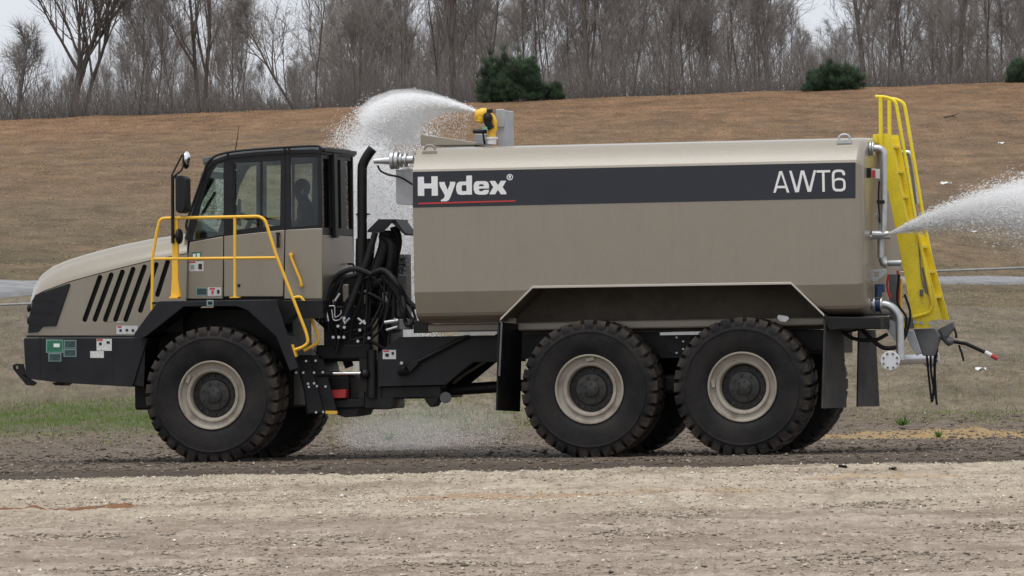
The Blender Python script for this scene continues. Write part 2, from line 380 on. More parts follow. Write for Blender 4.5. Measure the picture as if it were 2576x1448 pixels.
def ground_mat():
    t = NT('ground_soil_gravel'); v = t.coord(); sx = t.node('ShaderNodeSeparateXYZ'); t.link(v, sx.inputs[0]); x, y = sx.outputs[0], sx.outputs[1]
    vs_ = t.coord(scale=(0.35, 1.0, 1.0)); vst = t.coord(scale=(0.12, 1.0, 1.0))
    big = t.noise(vst, 0.55, 4, 0.6); mid = t.noise(vs_, 2.6, 5, 0.65); fine = t.noise(v, 26.0, 5, 0.75); grit = t.noise(v, 75.0, 3, 0.7)
    yw = t.math('ADD', y, t.math('MULTIPLY', t.math('SUBTRACT', big, 0.5), 4.0))
    # loose limestone gravel
    gcol = t.mix(t.mapr(mid, 0.34, 0.66), (0.30, 0.232, 0.18), (0.56, 0.475, 0.385))
    gcol = t.mix(t.mapr(big, 0.46, 0.64, 0, 0.75), gcol, (0.265, 0.205, 0.158))
    cream = t.math('MULTIPLY', t.mapr(yw, -24.5, -19.5), t.mapr(yw, -7.4, -9.0))
    gcol = t.mix(t.math('MULTIPLY', cream, 0.8), gcol, t.mix(t.mapr(mid, 0.35, 0.7), (0.43, 0.355, 0.265), (0.62, 0.535, 0.41)))
    gcol = t.mix(t.mapr(fine, 0.54, 0.76, 0, 0.5), gcol, (0.22, 0.18, 0.145))
    gcol = t.mix(t.mapr(grit, 0.62, 0.78, 0, 0.6), gcol, (0.62, 0.58, 0.50))
    vg = t.coord(scale=(1.0, 0.07, 1.0)); gs = t.noise(vg, 16.0, 6, 0.8); gs2 = t.noise(vg, 3.0, 5, 0.7)
    gcol = t.mix(t.mapr(gs2, 0.50, 0.68, 0, 0.55), gcol, (0.235, 0.18, 0.138))
    gcol = t.mix(t.mapr(gs, 0.52, 0.68, 0, 0.62), gcol, (0.20, 0.158, 0.125))
    gcol = t.mix(t.mapr(gs, 0.46, 0.32, 0, 0.55), gcol, (0.66, 0.585, 0.475))
    pt = t.noise(t.coord(scale=(0.28, 0.5, 1.0)), 0.9, 5, 0.7)
    gcol = t.mix(t.mapr(pt, 0.50, 0.64, 0, 0.7), gcol, (0.225, 0.168, 0.122))
    # packed brown soil of the wheel tracks and beyond
    scol = t.mix(t.mapr(mid, 0.3, 0.7), (0.10, 0.076, 0.058), (0.21, 0.168, 0.13))
    scol = t.mix(t.mapr(fine, 0.58, 0.8, 0, 0.5), scol, (0.27, 0.235, 0.19))
    yw2 = t.math('ADD', yw, t.math('MULTIPLY', t.math('SUBTRACT', mid, 0.5), 4.5))
    soil = t.mapr(yw2, -8.2, -6.2)
    col = t.mix(soil, gcol, scol)
    wet = t.math('MULTIPLY', t.mapr(yw, -7.4, -6.6), t.mapr(yw, -2.0, -4.2))
    col = t.mix(t.math('MULTIPLY', wet, 0.6), col, (0.038, 0.029, 0.022))
    # thin turf on the field behind
    vf = t.coord(scale=(1.0, 0.22, 1.0)); fm = t.noise(vf, 1.6, 6, 0.75); ff_ = t.noise(vf, 9.0, 5, 0.75)
    tcol = t.mix(t.mapr(fm, 0.36, 0.66), (0.098, 0.076, 0.052), (0.245, 0.200, 0.140))
    tcol = t.mix(t.mapr(ff_, 0.5, 0.72, 0, 0.6), tcol, (0.075, 0.060, 0.042))
    tcol = t.mix(t.mapr(ff_, 0.44, 0.26, 0, 0.5), tcol, (0.32, 0.275, 0.20))
    tcol = t.mix(t.mapr(t.noise(v, 0.25, 3), 0.54, 0.68, 0, 0.3), tcol, (0.09, 0.10, 0.045))
    col = t.mix(t.mapr(yw, 17, 30), col, tcol)
    gr_ = t.math('MULTIPLY', t.mapr(yw, 22, 30), t.math('MULTIPLY', t.mapr(yw, 46, 38), t.mapr(t.math('ADD', x, t.math('MULTIPLY', t.math('SUBTRACT', mid, .5), 4.0)), -2.0, -4.5)))
    col = t.mix(t.math('MULTIPLY', gr_, t.mapr(fm, .38, .58, .1, .95)), col, (0.060, 0.092, 0.024))
    # patches of clay and yellow sand with outlines of their own
    def patch(cx, cy, rx, ry, c, col, s=0.8):
        a = t.math('DIVIDE', t.math('SUBTRACT', x, cx), rx); b = t.math('DIVIDE', t.math('SUBTRACT', y, cy), ry)
        q = t.math('ADD', t.math('MULTIPLY', a, a), t.math('MULTIPLY', b, b))
        q = t.math('ADD', q, t.math('MULTIPLY', t.math('SUBTRACT', mid, 0.5), 3.0))
        return t.mix(t.math('MULTIPLY', t.mapr(q, 1.0, 0.55), s), col, c)
    col = patch(-4.15, -18.9, .62, 0.5, (0.21, 0.085, 0.034), col, 0.95)
    col = patch(-3.65, -18.3, 0.4, 0.4, (0.23, 0.10, 0.04), col, 0.9)
    col = patch(0.1, -17.5, 1.3, 1.0, (0.36, 0.215, 0.10), col, 0.55)
    col = patch(1.6, -16.2, 1.0, 0.8, (0.38, 0.25, 0.13), col, 0.45)
    col = patch(6.6, 11.0, 3.0, 3.2, (0.46, 0.31, 0.13), col, 0.65)
    col = patch(3.4, -12.5, 1.2, 0.8, (0.50, 0.34, 0.19), col, 0.5)
    col = patch(-1.2, 5.5, 2.6, 3.6, (0.045, 0.035, 0.027), col, 0.75)
    h = t.math('ADD', fine, t.math('MULTIPLY', grit, 0.6))
    t.principled(col, 0.92, 0, t.bump(h, 0.9, 0.03), Specular_IOR_Level=0.2); return t.m
def hill_mat():
    t = NT('dormant_turf'); v = t.coord(); sx = t.node('ShaderNodeSeparateXYZ'); t.link(v, sx.inputs[0]); y = sx.outputs[1]
    vs_ = t.coord(scale=(1.0, 0.38, 1.0))
    big = t.noise(v, 0.05, 4, 0.6); mid = t.noise(vs_, 0.8, 6, 0.72); fine = t.noise(vs_, 5.0, 5, 0.75)
    ww = t.math('ADD', y, t.math('MULTIPLY', t.math('SUBTRACT', big, 0.5), 90.0))
    col = t.mix(t.mapr(ww, 75, 130), (0.135, 0.108, 0.066), (0.165, 0.122, 0.082))
    col = t.mix(t.mapr(ww, 120, 200), col, (0.205, 0.128, 0.076))
    clump = t.noise(t.coord(scale=(1.0, 0.5, 1.0)), 0.22, 5, 0.7)
    col = t.mix(t.mapr(clump, 0.50, 0.66, 0, 0.45), col, (0.100, 0.076, 0.050))
    col = t.mix(t.mapr(clump, 0.46, 0.34, 0, 0.35), col, (0.26, 0.165, 0.105))
    col = t.mix(t.mapr(mid, 0.36, 0.66), t.mix(1.0, col, (0.60, 0.575, 0.55), 'MULTIPLY'), t.mix(1.0, col, (1.26, 1.22, 1.16), 'MULTIPLY'))
    col = t.mix(t.mapr(fine, 0.5, 0.75, 0, 0.45), col, (0.10, 0.07, 0.045))
    col = t.mix(t.mapr(fine, 0.45, 0.25, 0, 0.3), col, (0.36, 0.29, 0.205))
    t.principled(col, 0.95, 0, t.bump(t.math('ADD', fine, t.math('MULTIPLY', mid, 2.0)), 0.8, 0.15), Specular_IOR_Level=0.15); return t.m

xs_f = np.arange(-7.6, 7.61, 0.040); gx = np.cumsum(0.15 * 1.22 ** np.arange(44)); xs = np.concatenate([-7.6 - gx[::-1], xs_f, 7.6 + gx])
ys = np.concatenate([-42 - np.cumsum(0.5 * 1.35 ** np.arange(18))[::-1], np.arange(-42, -2, 0.11), np.arange(-2, 30, 0.28), np.arange(30, 72, 0.7), np.arange(72, 230, 2.4), 230 + np.cumsum(3 * 1.3 ** np.arange(22))])
ground = tag(grid_obj('ground', xs, ys, ground_mat()), kind='structure')
hx = np.concatenate([-60 - np.cumsum(4 * 1.3 ** np.arange(12))[::-1], np.arange(-60, 60, 1.0), 60 + np.cumsum(4 * 1.3 ** np.arange(12))])
hy = np.concatenate([np.arange(69, 226, 0.8), 226 + np.cumsum(2 * 1.3 ** np.arange(14))])
hillside = tag(grid_obj('hillside', hx, hy, hill_mat(), np.where(hy < 70.5, -0.25, 0.05)[:, None]), kind='structure')
# road: front edge d=138 (one end) .. 160 (other end)
def road_strip():
    us = np.linspace(-3, 4, 90); V = []; F = []
    for u in us:
        w = (u + 1) / 2; df = 138 + (160 - 138) * w; db = df + (7 - w)
        df = max(df, 60); db = max(db, 66)
        for k in range(6):
            d = df + (db - df) * (0, .04, .35, .65, .96, 1)[k]; x = u * d * 1288 / FPX
            V.append((x, d - 75, float(zground(x, d - 75)) + (-0.3, 0.10, 0.12, 0.12, 0.10, -0.3)[k]))
    n = 6
    for i in range(len(us) - 1):
        for k in range(n - 1): F.append((i * n + k, i * n + k + 1, (i + 1) * n + k + 1, (i + 1) * n + k))
    o = link('road', npmesh('road', np.array(V), np.array(F), asphalt, smooth=True)); o.rotation_euler.z = A; return o
tag(road_strip(), kind='structure')

# ================================================================== the water truck
YM = 1.42                                   # middle of the truck
T = empty('water_truck', (P(1250, 1150).x, YM, 0))
tag(T, 'beige articulated water truck with dark lettered tank stripe spraying water', 'truck')
def mir(p): return Vector((p.x, 2 * YM - p.y, p.z))
def mirs(l): return [mir(p) for p in l]
def part(mb, name, mat, parent=None, **kw): return mb.build(name, mat, parent or T, **kw)
def plate(name, pts, Y, thick, mat, parent=None, holes=(), bevel=0.0, smooth=30):
    return part(MB().slab(PS(pts, Y), (0, thick, 0), [PS(h, Y) for h in holes]), name, mat, parent, bevel=bevel, smooth=smooth)
def pipe(name, pts, r, mat, parent=None, rnd=0.0, sides=12, curve=False):
    pts = [Vector(p) for p in pts]
    if curve: pts = smooth_path(pts)
    return part(MB().tube(pts, r, sides, rnd=rnd), name, mat, parent, smooth=50)

# ---------------------------------------------------------------- wheels
def tyre_bm():
    m = MB()
    half = [(0.405, -0.20), (0.405, -0.255), (0.43, -0.272), (0.50, -0.288), (0.58, -0.297), (0.655, -0.297), (0.66, -0.303), (0.675, -0.303), (0.68, -0.293), (0.72, -0.281), (0.748, -0.264), (0.764, -0.240), (0.769, -0.15), (0.772, 0.0)]
    prof = half + [(r, -h) for r, h in half[-2::-1]]
    m.lathe(prof, sides=96)
    N = 33
    for s in (-1, 1):
        for k in range(N):
            a0 = 2 * math.pi * (k + (0.5 if s > 0 else 0)) / N
            # a block running from the shoulder to the middle of the tread, slanting
            secs = [(-0.288, 0.716, 0.0, 0.058), (-0.284, 0.770, 0.0, 0.063), (-0.262, 0.806, 0.005, 0.066), (-0.16, 0.812, 0.03, 0.064), (-0.025, 0.812, 0.075, 0.058)]
            vs = []
            for h, rtop, da, wa in secs:
                rb = min(rtop - 0.02, 0.752) if h < -0.2 else 0.75
                for rr_, aa in ((rb, -wa - .006), (rtop, -wa), (rtop, wa), (rb, wa + .006)):
                    an = a0 + (da + aa) * (1 if s < 0 else -1)
                    vs.append((rr_ * math.cos(an), h * -s if s > 0 else h, rr_ * math.sin(an)))
            fs = []
            for i in range(len(secs) - 1):
                for q in range(3): fs.append((i * 4 + q, i * 4 + q + 1, (i + 1) * 4 + q + 1, (i + 1) * 4 + q))
            fs += [(0, 1, 2, 3), (16, 19, 18, 17)]
            if s > 0: vs = [(x, abs(h), z) for x, h, z in vs]
            m.add(vs, fs)
    return m.mesh('tyre', tyrem, 35)
def rim_bm():
    m = MB()
    m.lathe([(0.400, -0.245), (0.408, -0.268), (0.402, -0.279), (0.388, -0.277), (0.380, -0.256), (0.374, -0.222), (0.350, -0.212), (0.326, -0.210), (0.316, -0.218), (0.312, -0.234), (0.296, -0.234), (0.276, -0.222), (0.268, -0.190), (0.266, -0.05), (0.40, 0.0)], sides=64)
    # valve guard
    for a in (2.9,):
        c = Vector((0.35 * math.cos(a), -0.236, 0.35 * math.sin(a)))
        m.box(c - Vector((0.02, 0.012, 0.05)), c + Vector((0.02, 0.012, 0.05)))
    return m.mesh('rim', rimp, 35)
def hub_bm():
    m = MB()
    m.lathe([(0.268, -0.08), (0.262, -0.105), (0.235, -0.112), (0.190, -0.118), (0.186, -0.150), (0.176, -0.162), (0.150, -0.168), (0.098, -0.172), (0.094, -0.196), (0.080, -0.204), (0.0, -0.204)], sides=40)
    for k in range(16):
        a = 2 * math.pi * k / 16; c = Vector((0.228 * math.cos(a), -0.11, 0.228 * math.sin(a))); m.cyl(c, c + Vector((0, -0.028, 0)), 0.014, 6)
    for k in range(8):
        a = 2 * math.pi * (k + .5) / 8; c = Vector((0.140 * math.cos(a), -0.165, 0.140 * math.sin(a))); m.cyl(c, c + Vector((0, -0.022, 0)), 0.015, 6)
    for k in range(6):
        a = 2 * math.pi * (k + .5) / 6; c = Vector((0.070 * math.cos(a), -0.20, 0.070 * math.sin(a))); m.cyl(c, c + Vector((0, -0.016, 0)), 0.011, 6)
    return m.mesh('hub', hubm, 35)
ME_T, ME_R, ME_H = tyre_bm(), rim_bm(), hub_bm()
WX = [P(531, 996).x, P(1481, 974).x, P(1866, 977).x]
for i, x in enumerate(WX):
    for far in (0, 1):
        w = empty('wheel', (x, 2.54 if far else 0.30, 0.792), T)
        w.rotation_euler = (0, 0, math.pi if far else 0)
        for nm, me, rot in (('tyre', ME_T, (0.4, 1.3, 2.2)[i]), ('rim', ME_R, (0.35, 1.35, -0.1)[i]), ('hub', ME_H, 0.1 * i)):
            o = bpy.data.objects.new(nm, me); COL.objects.link(o); o.parent = w; o.rotation_euler = (0, rot, 0)
# axles
for x in WX:
    part(MB().cyl((x, 0.5, 0.80), (x, 2.34, 0.80), 0.13, 16).ball((x, YM, 0.82), (0.30, 0.30, 0.28)), 'axle', blackp)

# ---------------------------------------------------------------- tank
TY = -0.03; TW = 2 * (YM - TY)
xF = P(1040, 600, TY).x; xR = P(2153, 600, TY).x
zt = lambda py, px=1045: P(px, py, TY).z
ztop = zt(372); zch = zt(424); zb1 = zt(735); zb2 = zt(790); zb3 = zt(808)
prof = [(YM - TY, ztop + 0.03), (0.95, ztop + 0.022), (0.52, ztop + 0.012), (0.42, ztop + 0.006), (0.32, ztop - 0.012), (0.255, ztop - 0.045), (0.16, ztop - 0.115), (0.055, zch + 0.025), (0.018, zch - 0.012), (0.0, zch - 0.05)]
for k in range(1, 7): prof.append((0.0, zch - 0.05 + (zb1 - zch + 0.05) * k / 6))
prof += [(0.010, zb1 - 0.035), (0.040, zb1 - 0.13), (0.078, zb2 + 0.01), (0.105, zb2 - 0.025), (0.16, zb3 + 0.03), (0.24, zb3 + 0.005), (0.36, zb3 - 0.015), (0.62, zb3 - 0.03), (YM - TY, zb3 - 0.03)]
arch_px = [(1258, 804), (1340, 722), (1990, 712), (2073, 793)]
arch = PS(arch_px, TY)
def zlow(x):
    if x <= arch[0].x or x >= arch[3].x: return -9
    for a, b in zip(arch[:-1], arch[1:]):
        if a.x <= x <= b.x: return a.z + (b.z - a.z) * (x - a.x) / (b.x - a.x)
def prof_y(z):
    lo = prof[10:]
    for (y0, z0), (y1, z1) in zip(lo[:-1], lo[1:]):
        if z1 <= z <= z0 and z0 > z1: return y0 + (y1 - y0) * (z0 - z) / (z0 - z1)
    return 0.0
stx = sorted(set([xF, xF + 0.01, xR - 0.01, xR] + [a.x for a in arch] + [arch[0].x - 0.002, arch[3].x + 0.002] + list(np.linspace(xF, xR, 44))))
def tank_shell():
    m = MB(); rows = []
    zmid = (ztop + zb3) / 2
    sts = [(x, 0.0) for x in stx]
    for k in range(1, 9):
        th = math.pi / 2 * k / 8; sts.append((xR + 0.09 * math.sin(th), 0.09 * (1 - math.cos(th))))
    for x, ins in sts:
        zl = zlow(x); row = []
        for y, z in prof:
            if z < zl: z = zl; y = prof_y(zl)
            if ins:
                y = y + ins * (1 - y / (YM - TY)); z = z + (zmid - z) * ins / ((ztop - zb3) / 2)
            row.append(Vector((x, TY + y, z)))
        rows.append(row + [mir(p) for p in row[-2::-1]])
    n = len(rows[0])
    for r_ in rows: m.v.extend(r_)
    for i in range(len(rows) - 1):
        inarch = arch[0].x - 1e-6 <= sts[i][0] and sts[i + 1][0] <= arch[3].x + 1e-6 and sts[i + 1][1] == 0
        for k in range(n - 1):
            a = (i * n + k, (i + 1) * n + k, (i + 1) * n + k + 1, i * n + k + 1)
            pts = [m.v[q] for q in a]
            zs = [min(q.z, 99) for q in pts]
            # inside the wheel arches the skin stops at the arch edge
            if inarch and all(abs(q.z - zlow(min(max(q.x, arch[0].x + 1e-5), arch[3].x - 1e-5))) < 1e-4 for q in pts): continue
            m.f.append(a)
    m.f.append(tuple(range(n))); m.f.append(tuple((len(rows) - 1) * n + k for k in range(n)))
    return m
me_t = tank_shell(); bmn = MB(); bmn.v, bmn.f = me_t.v, me_t.f
tank = part(bmn, 'tank', beige, smooth=11)
def sub(mb, name, mat, parent, **kw): return mb.build(name, mat, parent, **kw)
# wheel-arch lining, inner wall and bright edge
YI = 0.72
for side in (0, 1):
    f = (lambda p: p) if side == 0 else mir
    m = MB()
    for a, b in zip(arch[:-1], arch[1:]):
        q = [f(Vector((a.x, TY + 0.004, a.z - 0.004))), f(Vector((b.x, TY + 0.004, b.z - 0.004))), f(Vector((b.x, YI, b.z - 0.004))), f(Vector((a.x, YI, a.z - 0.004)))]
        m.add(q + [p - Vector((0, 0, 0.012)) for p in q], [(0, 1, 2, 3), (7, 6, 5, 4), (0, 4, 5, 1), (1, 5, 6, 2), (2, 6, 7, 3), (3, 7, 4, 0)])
    sub(m, 'arch_lining', arch_shade, tank)
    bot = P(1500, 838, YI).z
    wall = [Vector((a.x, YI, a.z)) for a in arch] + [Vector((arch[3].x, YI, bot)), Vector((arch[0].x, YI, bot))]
    sub(MB().slab([f(p) for p in wall], (0, 0.02 * (1 if side == 0 else -1), 0)), 'arch_wall', arch_shade, tank)
    lip = MB()
    ey = TY - 0.006
    up_ = [Vector((a.x, ey, a.z + 0.014)) for a in arch]; dn = [Vector((a.x, ey, a.z - 0.014)) for a in arch]
    lip.slab([f(p) for p in up_ + dn[::-1]], (0, 0.03 * (1 if side == 0 else -1), 0))
    sub(lip, 'arch_edge', trimm, tank, bevel=0.004)
# keel under the tank
zk0 = P(1300, 836, 0.6).z; zk1 = zb3
part(MB().box((P(1076, 820, .55).x, 0.55, P(1076, 836, .55).z), (P(2075, 800, .55).x, 2 * YM - 0.55, zk1 - 0.035)), 'tank_keel', beige, bevel=0.02)
part(MB().slab(PS([(1275, 800), (1298, 800), (1298, 818), (1285, 838), (1265, 838), (1258, 824)], 0.50), (0, 0.05, 0)), 'tank_lug', beige, bevel=0.006)
for (ax, bx, y) in ((1150, 1250, 836), (1660, 1790, 836)):
    part(MB().slab(PS([(ax, y), (bx, y - 2), (bx, y + 5), (ax, y + 7)], 0.50), (0, 0.06, 0)), 'mounting_strip', galv)
# stripe, lettering
YS = TY - 0.003
stripe = plate('stripe', [(1038.5, 432), (2152, 408), (2152, 498), (1038.5, 522)], YS, 0.0028, band, tank)
HX = lambda l: [(1031.1 + x * .10976, 407.4 + y * .10976) for x, y in l]
AX = lambda l: [(1912.5 + x * .10976, 399.1 + y * .10976) for x, y in l]
YT = YS - 0.0028
def letter(nm, pts, holes=(), mat=white): plate(nm, pts, YT, 0.0024, mat, tank, holes, smooth=0)
letter('letter_h', HX([(180, 340), (320, 335), (325, 492), (492, 490), (492, 328), (635, 325), (642, 770), (500, 772), (500, 603), (328, 607), (328, 775), (183, 775)]))
letter('letter_y', HX([(670, 460), (800, 455), (805, 500), (865, 640), (920, 495), (915, 452), (1040, 452), (1038, 510), (930, 800), (890, 870), (840, 900), (710, 900), (712, 868), (765, 840), (795, 795), (800, 760), (690, 560)]))
letter('letter_d', HX([(1295, 310), (1422, 308), (1422, 745), (1312, 748), (1290, 740), (1250, 752), (1150, 752), (1090, 725), (1062, 650), (1060, 560), (1085, 480), (1140, 450), (1290, 445)]),
       [HX([(1295, 528), (1205, 530), (1188, 550), (1186, 640), (1205, 668), (1285, 665), (1300, 640)])])
letter('letter_e', HX([(1530, 437), (1730, 435), (1790, 465), (1812, 530), (1812, 605), (1582, 610), (1585, 650), (1610, 668), (1660, 668), (1700, 638), (1815, 635), (1805, 690), (1770, 735), (1700, 748), (1560, 746), (1495, 715), (1462, 640), (1460, 540), (1480, 470)]),
       [HX([(1580, 555), (1695, 552), (1690, 525), (1670, 508), (1605, 510), (1585, 528)])])
letter('letter_x', HX([(1825, 435), (1950, 430), (2020, 530), (2085, 428), (2208, 430), (2125, 575), (2212, 700), (2208, 738), (2085, 740), (2018, 635), (1955, 738), (1825, 740), (1830, 715), (1910, 575)]))
ring = lambda r: [(2290 + r * math.cos(2 * math.pi * k / 20), 345 + r * math.sin(2 * math.pi * k / 20)) for k in range(20)]
letter('registered_ring', HX(ring(72)), [HX(ring(53))])
letter('registered_letter', HX([(2264, 305), (2300, 305), (2316, 320), (2314, 342), (2302, 350), (2318, 388), (2298, 388), (2284, 354), (2278, 354), (2278, 388), (2264, 388)]))
letter('underline', HX([(190, 934), (2420, 872), (2424, 906), (190, 970)]), mat=red)
letter('letter_a', AX([(300, 780), (435, 285), (500, 282), (668, 775), (615, 775), (575, 672), (385, 675), (352, 778)]), [AX([(393, 622), (568, 620), (476, 350)])])
letter('letter_w', AX([(663, 278), (718, 275), (840, 680), (930, 268), (1005, 268), (1125, 670), (1225, 262), (1280, 262), (1165, 757), (1085, 758), (972, 340), (885, 765), (800, 768)]))
letter('letter_t', AX([(1288, 265), (1603, 258), (1603, 308), (1472, 312), (1480, 755), (1425, 757), (1415, 315), (1288, 318)]))
letter('digit_six', AX([(1925, 380), (1885, 370), (1880, 330), (1850, 305), (1770, 300), (1720, 315), (1700, 360), (1697, 480), (1745, 445), (1800, 437), (1880, 445), (1935, 480), (1955, 540), (1957, 660), (1935, 715), (1880, 745), (1800, 750), (1720, 745), (1670, 710), (1650, 640), (1640, 400), (1650, 310), (1690, 265), (1760, 247), (1860, 250), (1920, 275), (1945, 330), (1945, 375)]),
       [AX([(1760, 492), (1860, 490), (1895, 515), (1903, 560), (1903, 640), (1890, 672), (1860, 690), (1750, 690), (1712, 665), (1702, 620), (1702, 540), (1720, 508)])])
# lifting lugs, splash plate, hatch box on the roof
for (cx, cy, s) in ((1081, 375, 1.0), (2124, 348, 1.0)):
    c = P(cx, cy, 0.22); m = MB()
    ringp = [c + Vector((0.062 * math.cos(a), 0, 0.045 * math.sin(a) - 0.0)) for a in np.linspace(-0.3, math.pi + 0.3, 12)]
    m.tube(ringp, 0.015, 8); m.box(c + Vector((-0.085, -0.03, -0.06)), c + Vector((0.085, 0.03, -0.025)))
    part(m, 'lifting_lug', galv if cx > 2000 else beige)
part(MB().slab(PS([(1058, 337), (1068, 340), (1195, 358), (1195, 364), (1058, 366)], 1.0), (0, 0.9, 0)), 'splash_plate', beige, bevel=0.005)
hb0 = P(1250, 362, 1.5); hb1 = P(1288, 276, 1.5)
part(MB().box((hb0.x, 1.5, ztop - 0.02), (hb0.x + 0.105, 2.0, hb1.z)), 'overflow_box', zinc, bevel=0.012)
part(MB().box((hb0.x + 0.003, 1.47, P(1250, 320, 1.5).z), (hb0.x + 0.10, 1.498, hb1.z + 0.012)), 'overflow_cover', zinc, bevel=0.008)
part(MB().box((P(1194, 350, 1.6).x, 1.6, ztop - 0.02), (P(1222, 350, 1.6).x, 1.9, P(1200, 337, 1.6).z)), 'monitor_plinth', zinc, bevel=0.008)
# water cannon
cn = empty('water_cannon', P(1236, 352, 1.35), T)
cy_ = 1.35
def cpart(mb, name, mat, **kw): return mb.build(name, mat, cn, **kw)
b0 = P(1236, 362, cy_); b1 = P(1237, 349, cy_); b2 = P(1238, 328, cy_)
cpart(MB().cyl(b0, b1, 0.055, 18).cyl(b1, b1 + Vector((0, 0, 0.02)), 0.075, 18), 'base_flange', white)
cpart(MB().tube([b1, b2, P(1236, 318, cy_)], 0.048, 18).cyl(b2 - Vector((0, 0, .012)), b2 + Vector((0, 0, .012)), 0.058, 18), 'riser', canY, smooth=50)
cpart(MB().tube(smooth_path([P(1240, 326, cy_), P(1243, 308, cy_), P(1236, 293, cy_), P(1222, 288, cy_)]), 0.038, 18), 'elbow', canY, smooth=50)
cpart(MB().tube([P(1229, 285, cy_), P(1222, 285, cy_), P(1214, 287, cy_), P(1206, 289, cy_), P(1200, 289, cy_), P(1197, 288, cy_)], 0.05, 20, rad=[0.045, 0.066, 0.076, 0.066, 0.072, 0.055]).cyl(P(1208, 306, cy_), P(1211, 290, cy_), 0.062, 18, .05).box(P(1222, 286, cy_ - .03), P(1234, 274, cy_ + .03)), 'nozzle', canY, bevel=0.008, smooth=50)
cpart(MB().box(P(1217, 312, cy_ - 0.10), P(1235, 286, cy_ - 0.04)).cyl(P(1226, 292, cy_ - 0.1), P(1226, 292, cy_ - .03), 0.045, 14).cyl(P(1222, 306, cy_ - .05), P(1237, 322, cy_ - .05), 0.03, 10), 'drive_motor', blackp, bevel=0.008)
cpart(MB().cyl(P(1190, 330, cy_ - 0.06), P(1224, 330, cy_ - 0.06), 0.026, 12), 'control_arm', blackp, bevel=0.004)
cpart(MB().tube([P(1226, 308, cy_ - .05), P(1232, 316, cy_ - .05), P(1237, 324, cy_ - .05)], .042, 12).ball(P(1227, 296, cy_ - .07), (.06, .05, .06)), 'gear_housing', blackp)
cpart(MB().cyl(P(1199, 300, cy_), P(1203, 277, cy_), .03, 14).ball(P(1212, 296, cy_), (.075, .07, .07)), 'nozzle_body', canY, smooth=50)
for a_, b_, r_ in (((1240, 324), (1241, 319), .055), ((1228, 284), (1232, 286), .058), ((1203, 281), (1205, 297), .02)):
    cpart(MB().cyl(P(*a_, cy_), P(*b_, cy_), r_, 8), 'joint_collar', canY, bevel=.004, smooth=0)
cpart(MB().box(P(1224, 284, cy_ - .09), P(1240, 274, cy_ - .05)).box(P(1230, 318, cy_ - .10), P(1238, 304, cy_ - .06)), 'motor_bracket', blackp, bevel=.004)
cpart(MB().box(P(1214, 326, cy_ - 0.1), P(1226, 319, cy_ - 0.085)), 'valve_tag', paint('tag_green', (0.12, 0.42, 0.30), 0.5))
cpart(MB().tube(smooth_path([P(1215, 334, cy_ - .06), P(1217, 348, cy_ - .06), P(1219, 362, cy_)]), 0.012, 8), 'cable', blackr)
# front nozzle on the tank
nz = 0.35
part(MB().cyl(P(1040, 401, nz), P(1012, 402, nz), 0.048, 18), 'nozzle_pipe', galv, smooth=50)
m = MB()
for px in (1007, 1019): m.cyl(P(px, 402.5, nz), P(px + 5, 402.4, nz), 0.085, 22)
m.cyl(P(983, 403, nz), P(992, 403, nz), 0.105, 24); m.cyl(P(994, 403, nz), P(1003, 403, nz), 0.105, 24)
part(m, 'pipe_flange', galv, bevel=0.006)
part(MB().tube([P(1012, 402.5, nz), P(982, 403.5, nz), P(962, 404, nz), P(941, 405, nz)], 0.05, 18, rad=[0.05, 0.046, 0.038, 0.030]), 'spray_head', galv, smooth=50)
pipe('nozzle_cable', PS([(950, 416), (958, 430), (980, 440), (1008, 446), (1040, 465)], nz - 0.03), 0.012, blackr, curve=True, sides=8)
part(MB().slab(PS([(996, 427), (1046, 424), (1046, 516), (1000, 514), (996, 508)], 0.40), (0, 0.03, 0)), 'front_bracket', zinc, bevel=0.006)

# ---------------------------------------------------------------- hood
YH = 0.55
top = [(69, 800), (77, 752), (86, 718), (103, 690.5), (131, 670), (172, 652.6), (241, 632), (310, 614.7), (379, 601), (427, 594), (474, 588)]
crease = [(70, 800), (80, 757), (91, 741), (110, 731), (135, 722), (172, 708), (241, 689), (310, 671), (379, 654), (431, 644), (470, 636)]
m = MB(); rows = []
for (tx, ty), (cx, cyy) in zip(top, crease):
    c = P(cx, cyy, YH); tp = P(tx, ty, YH + 0.42); tp.x = P(tx, ty, YH + 0.25).x * 0.5 + tp.x * 0.5
    row = [c]
    for fy, fz_ in ((0.012, 0.10), (0.035, 0.24), (0.085, 0.44), (0.145, 0.61), (0.20, 0.73), (0.222, 0.755), (0.245, 0.78), (0.275, 0.87), (0.32, 0.95), (0.38, 1.0)):
        row.append(Vector((c.x + (tp.x - c.x) * min(1, fy / 0.34), YH + fy, c.z + (tp.z - c.z) * fz_)))
    row.append(Vector((tp.x, YM, tp.z + 0.02)))
    rows.append(row + [mir(p) for p in row[-2::-1]])
n = len(rows[0])
for r_ in rows: m.v.extend(r_)
for i in range(len(rows) - 1):
    for k in range(n - 1): m.f.append((i * n + k, (i + 1) * n + k, (i + 1) * n + k + 1, i * n + k + 1))
hood = part(m, 'hood', beige, smooth=40)
sb = [(213, 804), (238.5, 804), (264.7, 804), (290.5, 804), (316, 804), (345, 800), (374, 798)]
st = [(251.6, 697), (280, 691), (308, 683.6), (335, 676.7), (363.5, 671), (393, 664.7), (422, 658)]
def capsule(a, b, w):
    ax, ay = a; bx, by = b; an = math.atan2(by - ay, bx - ax); out = []
    for k in range(7): t = an + math.pi / 2 + math.pi * k / 6; out.append((ax + w * math.cos(t), ay + w * math.sin(t)))
    for k in range(7): t = an - math.pi / 2 + math.pi * k / 6; out.append((bx + w * math.cos(t), by + w * math.sin(t)))
    return out
sb[5], sb[6] = (353, 781), (396, 757 - 16); slots = [capsule(a, b, 6.0) for a, b in zip(sb, st)]
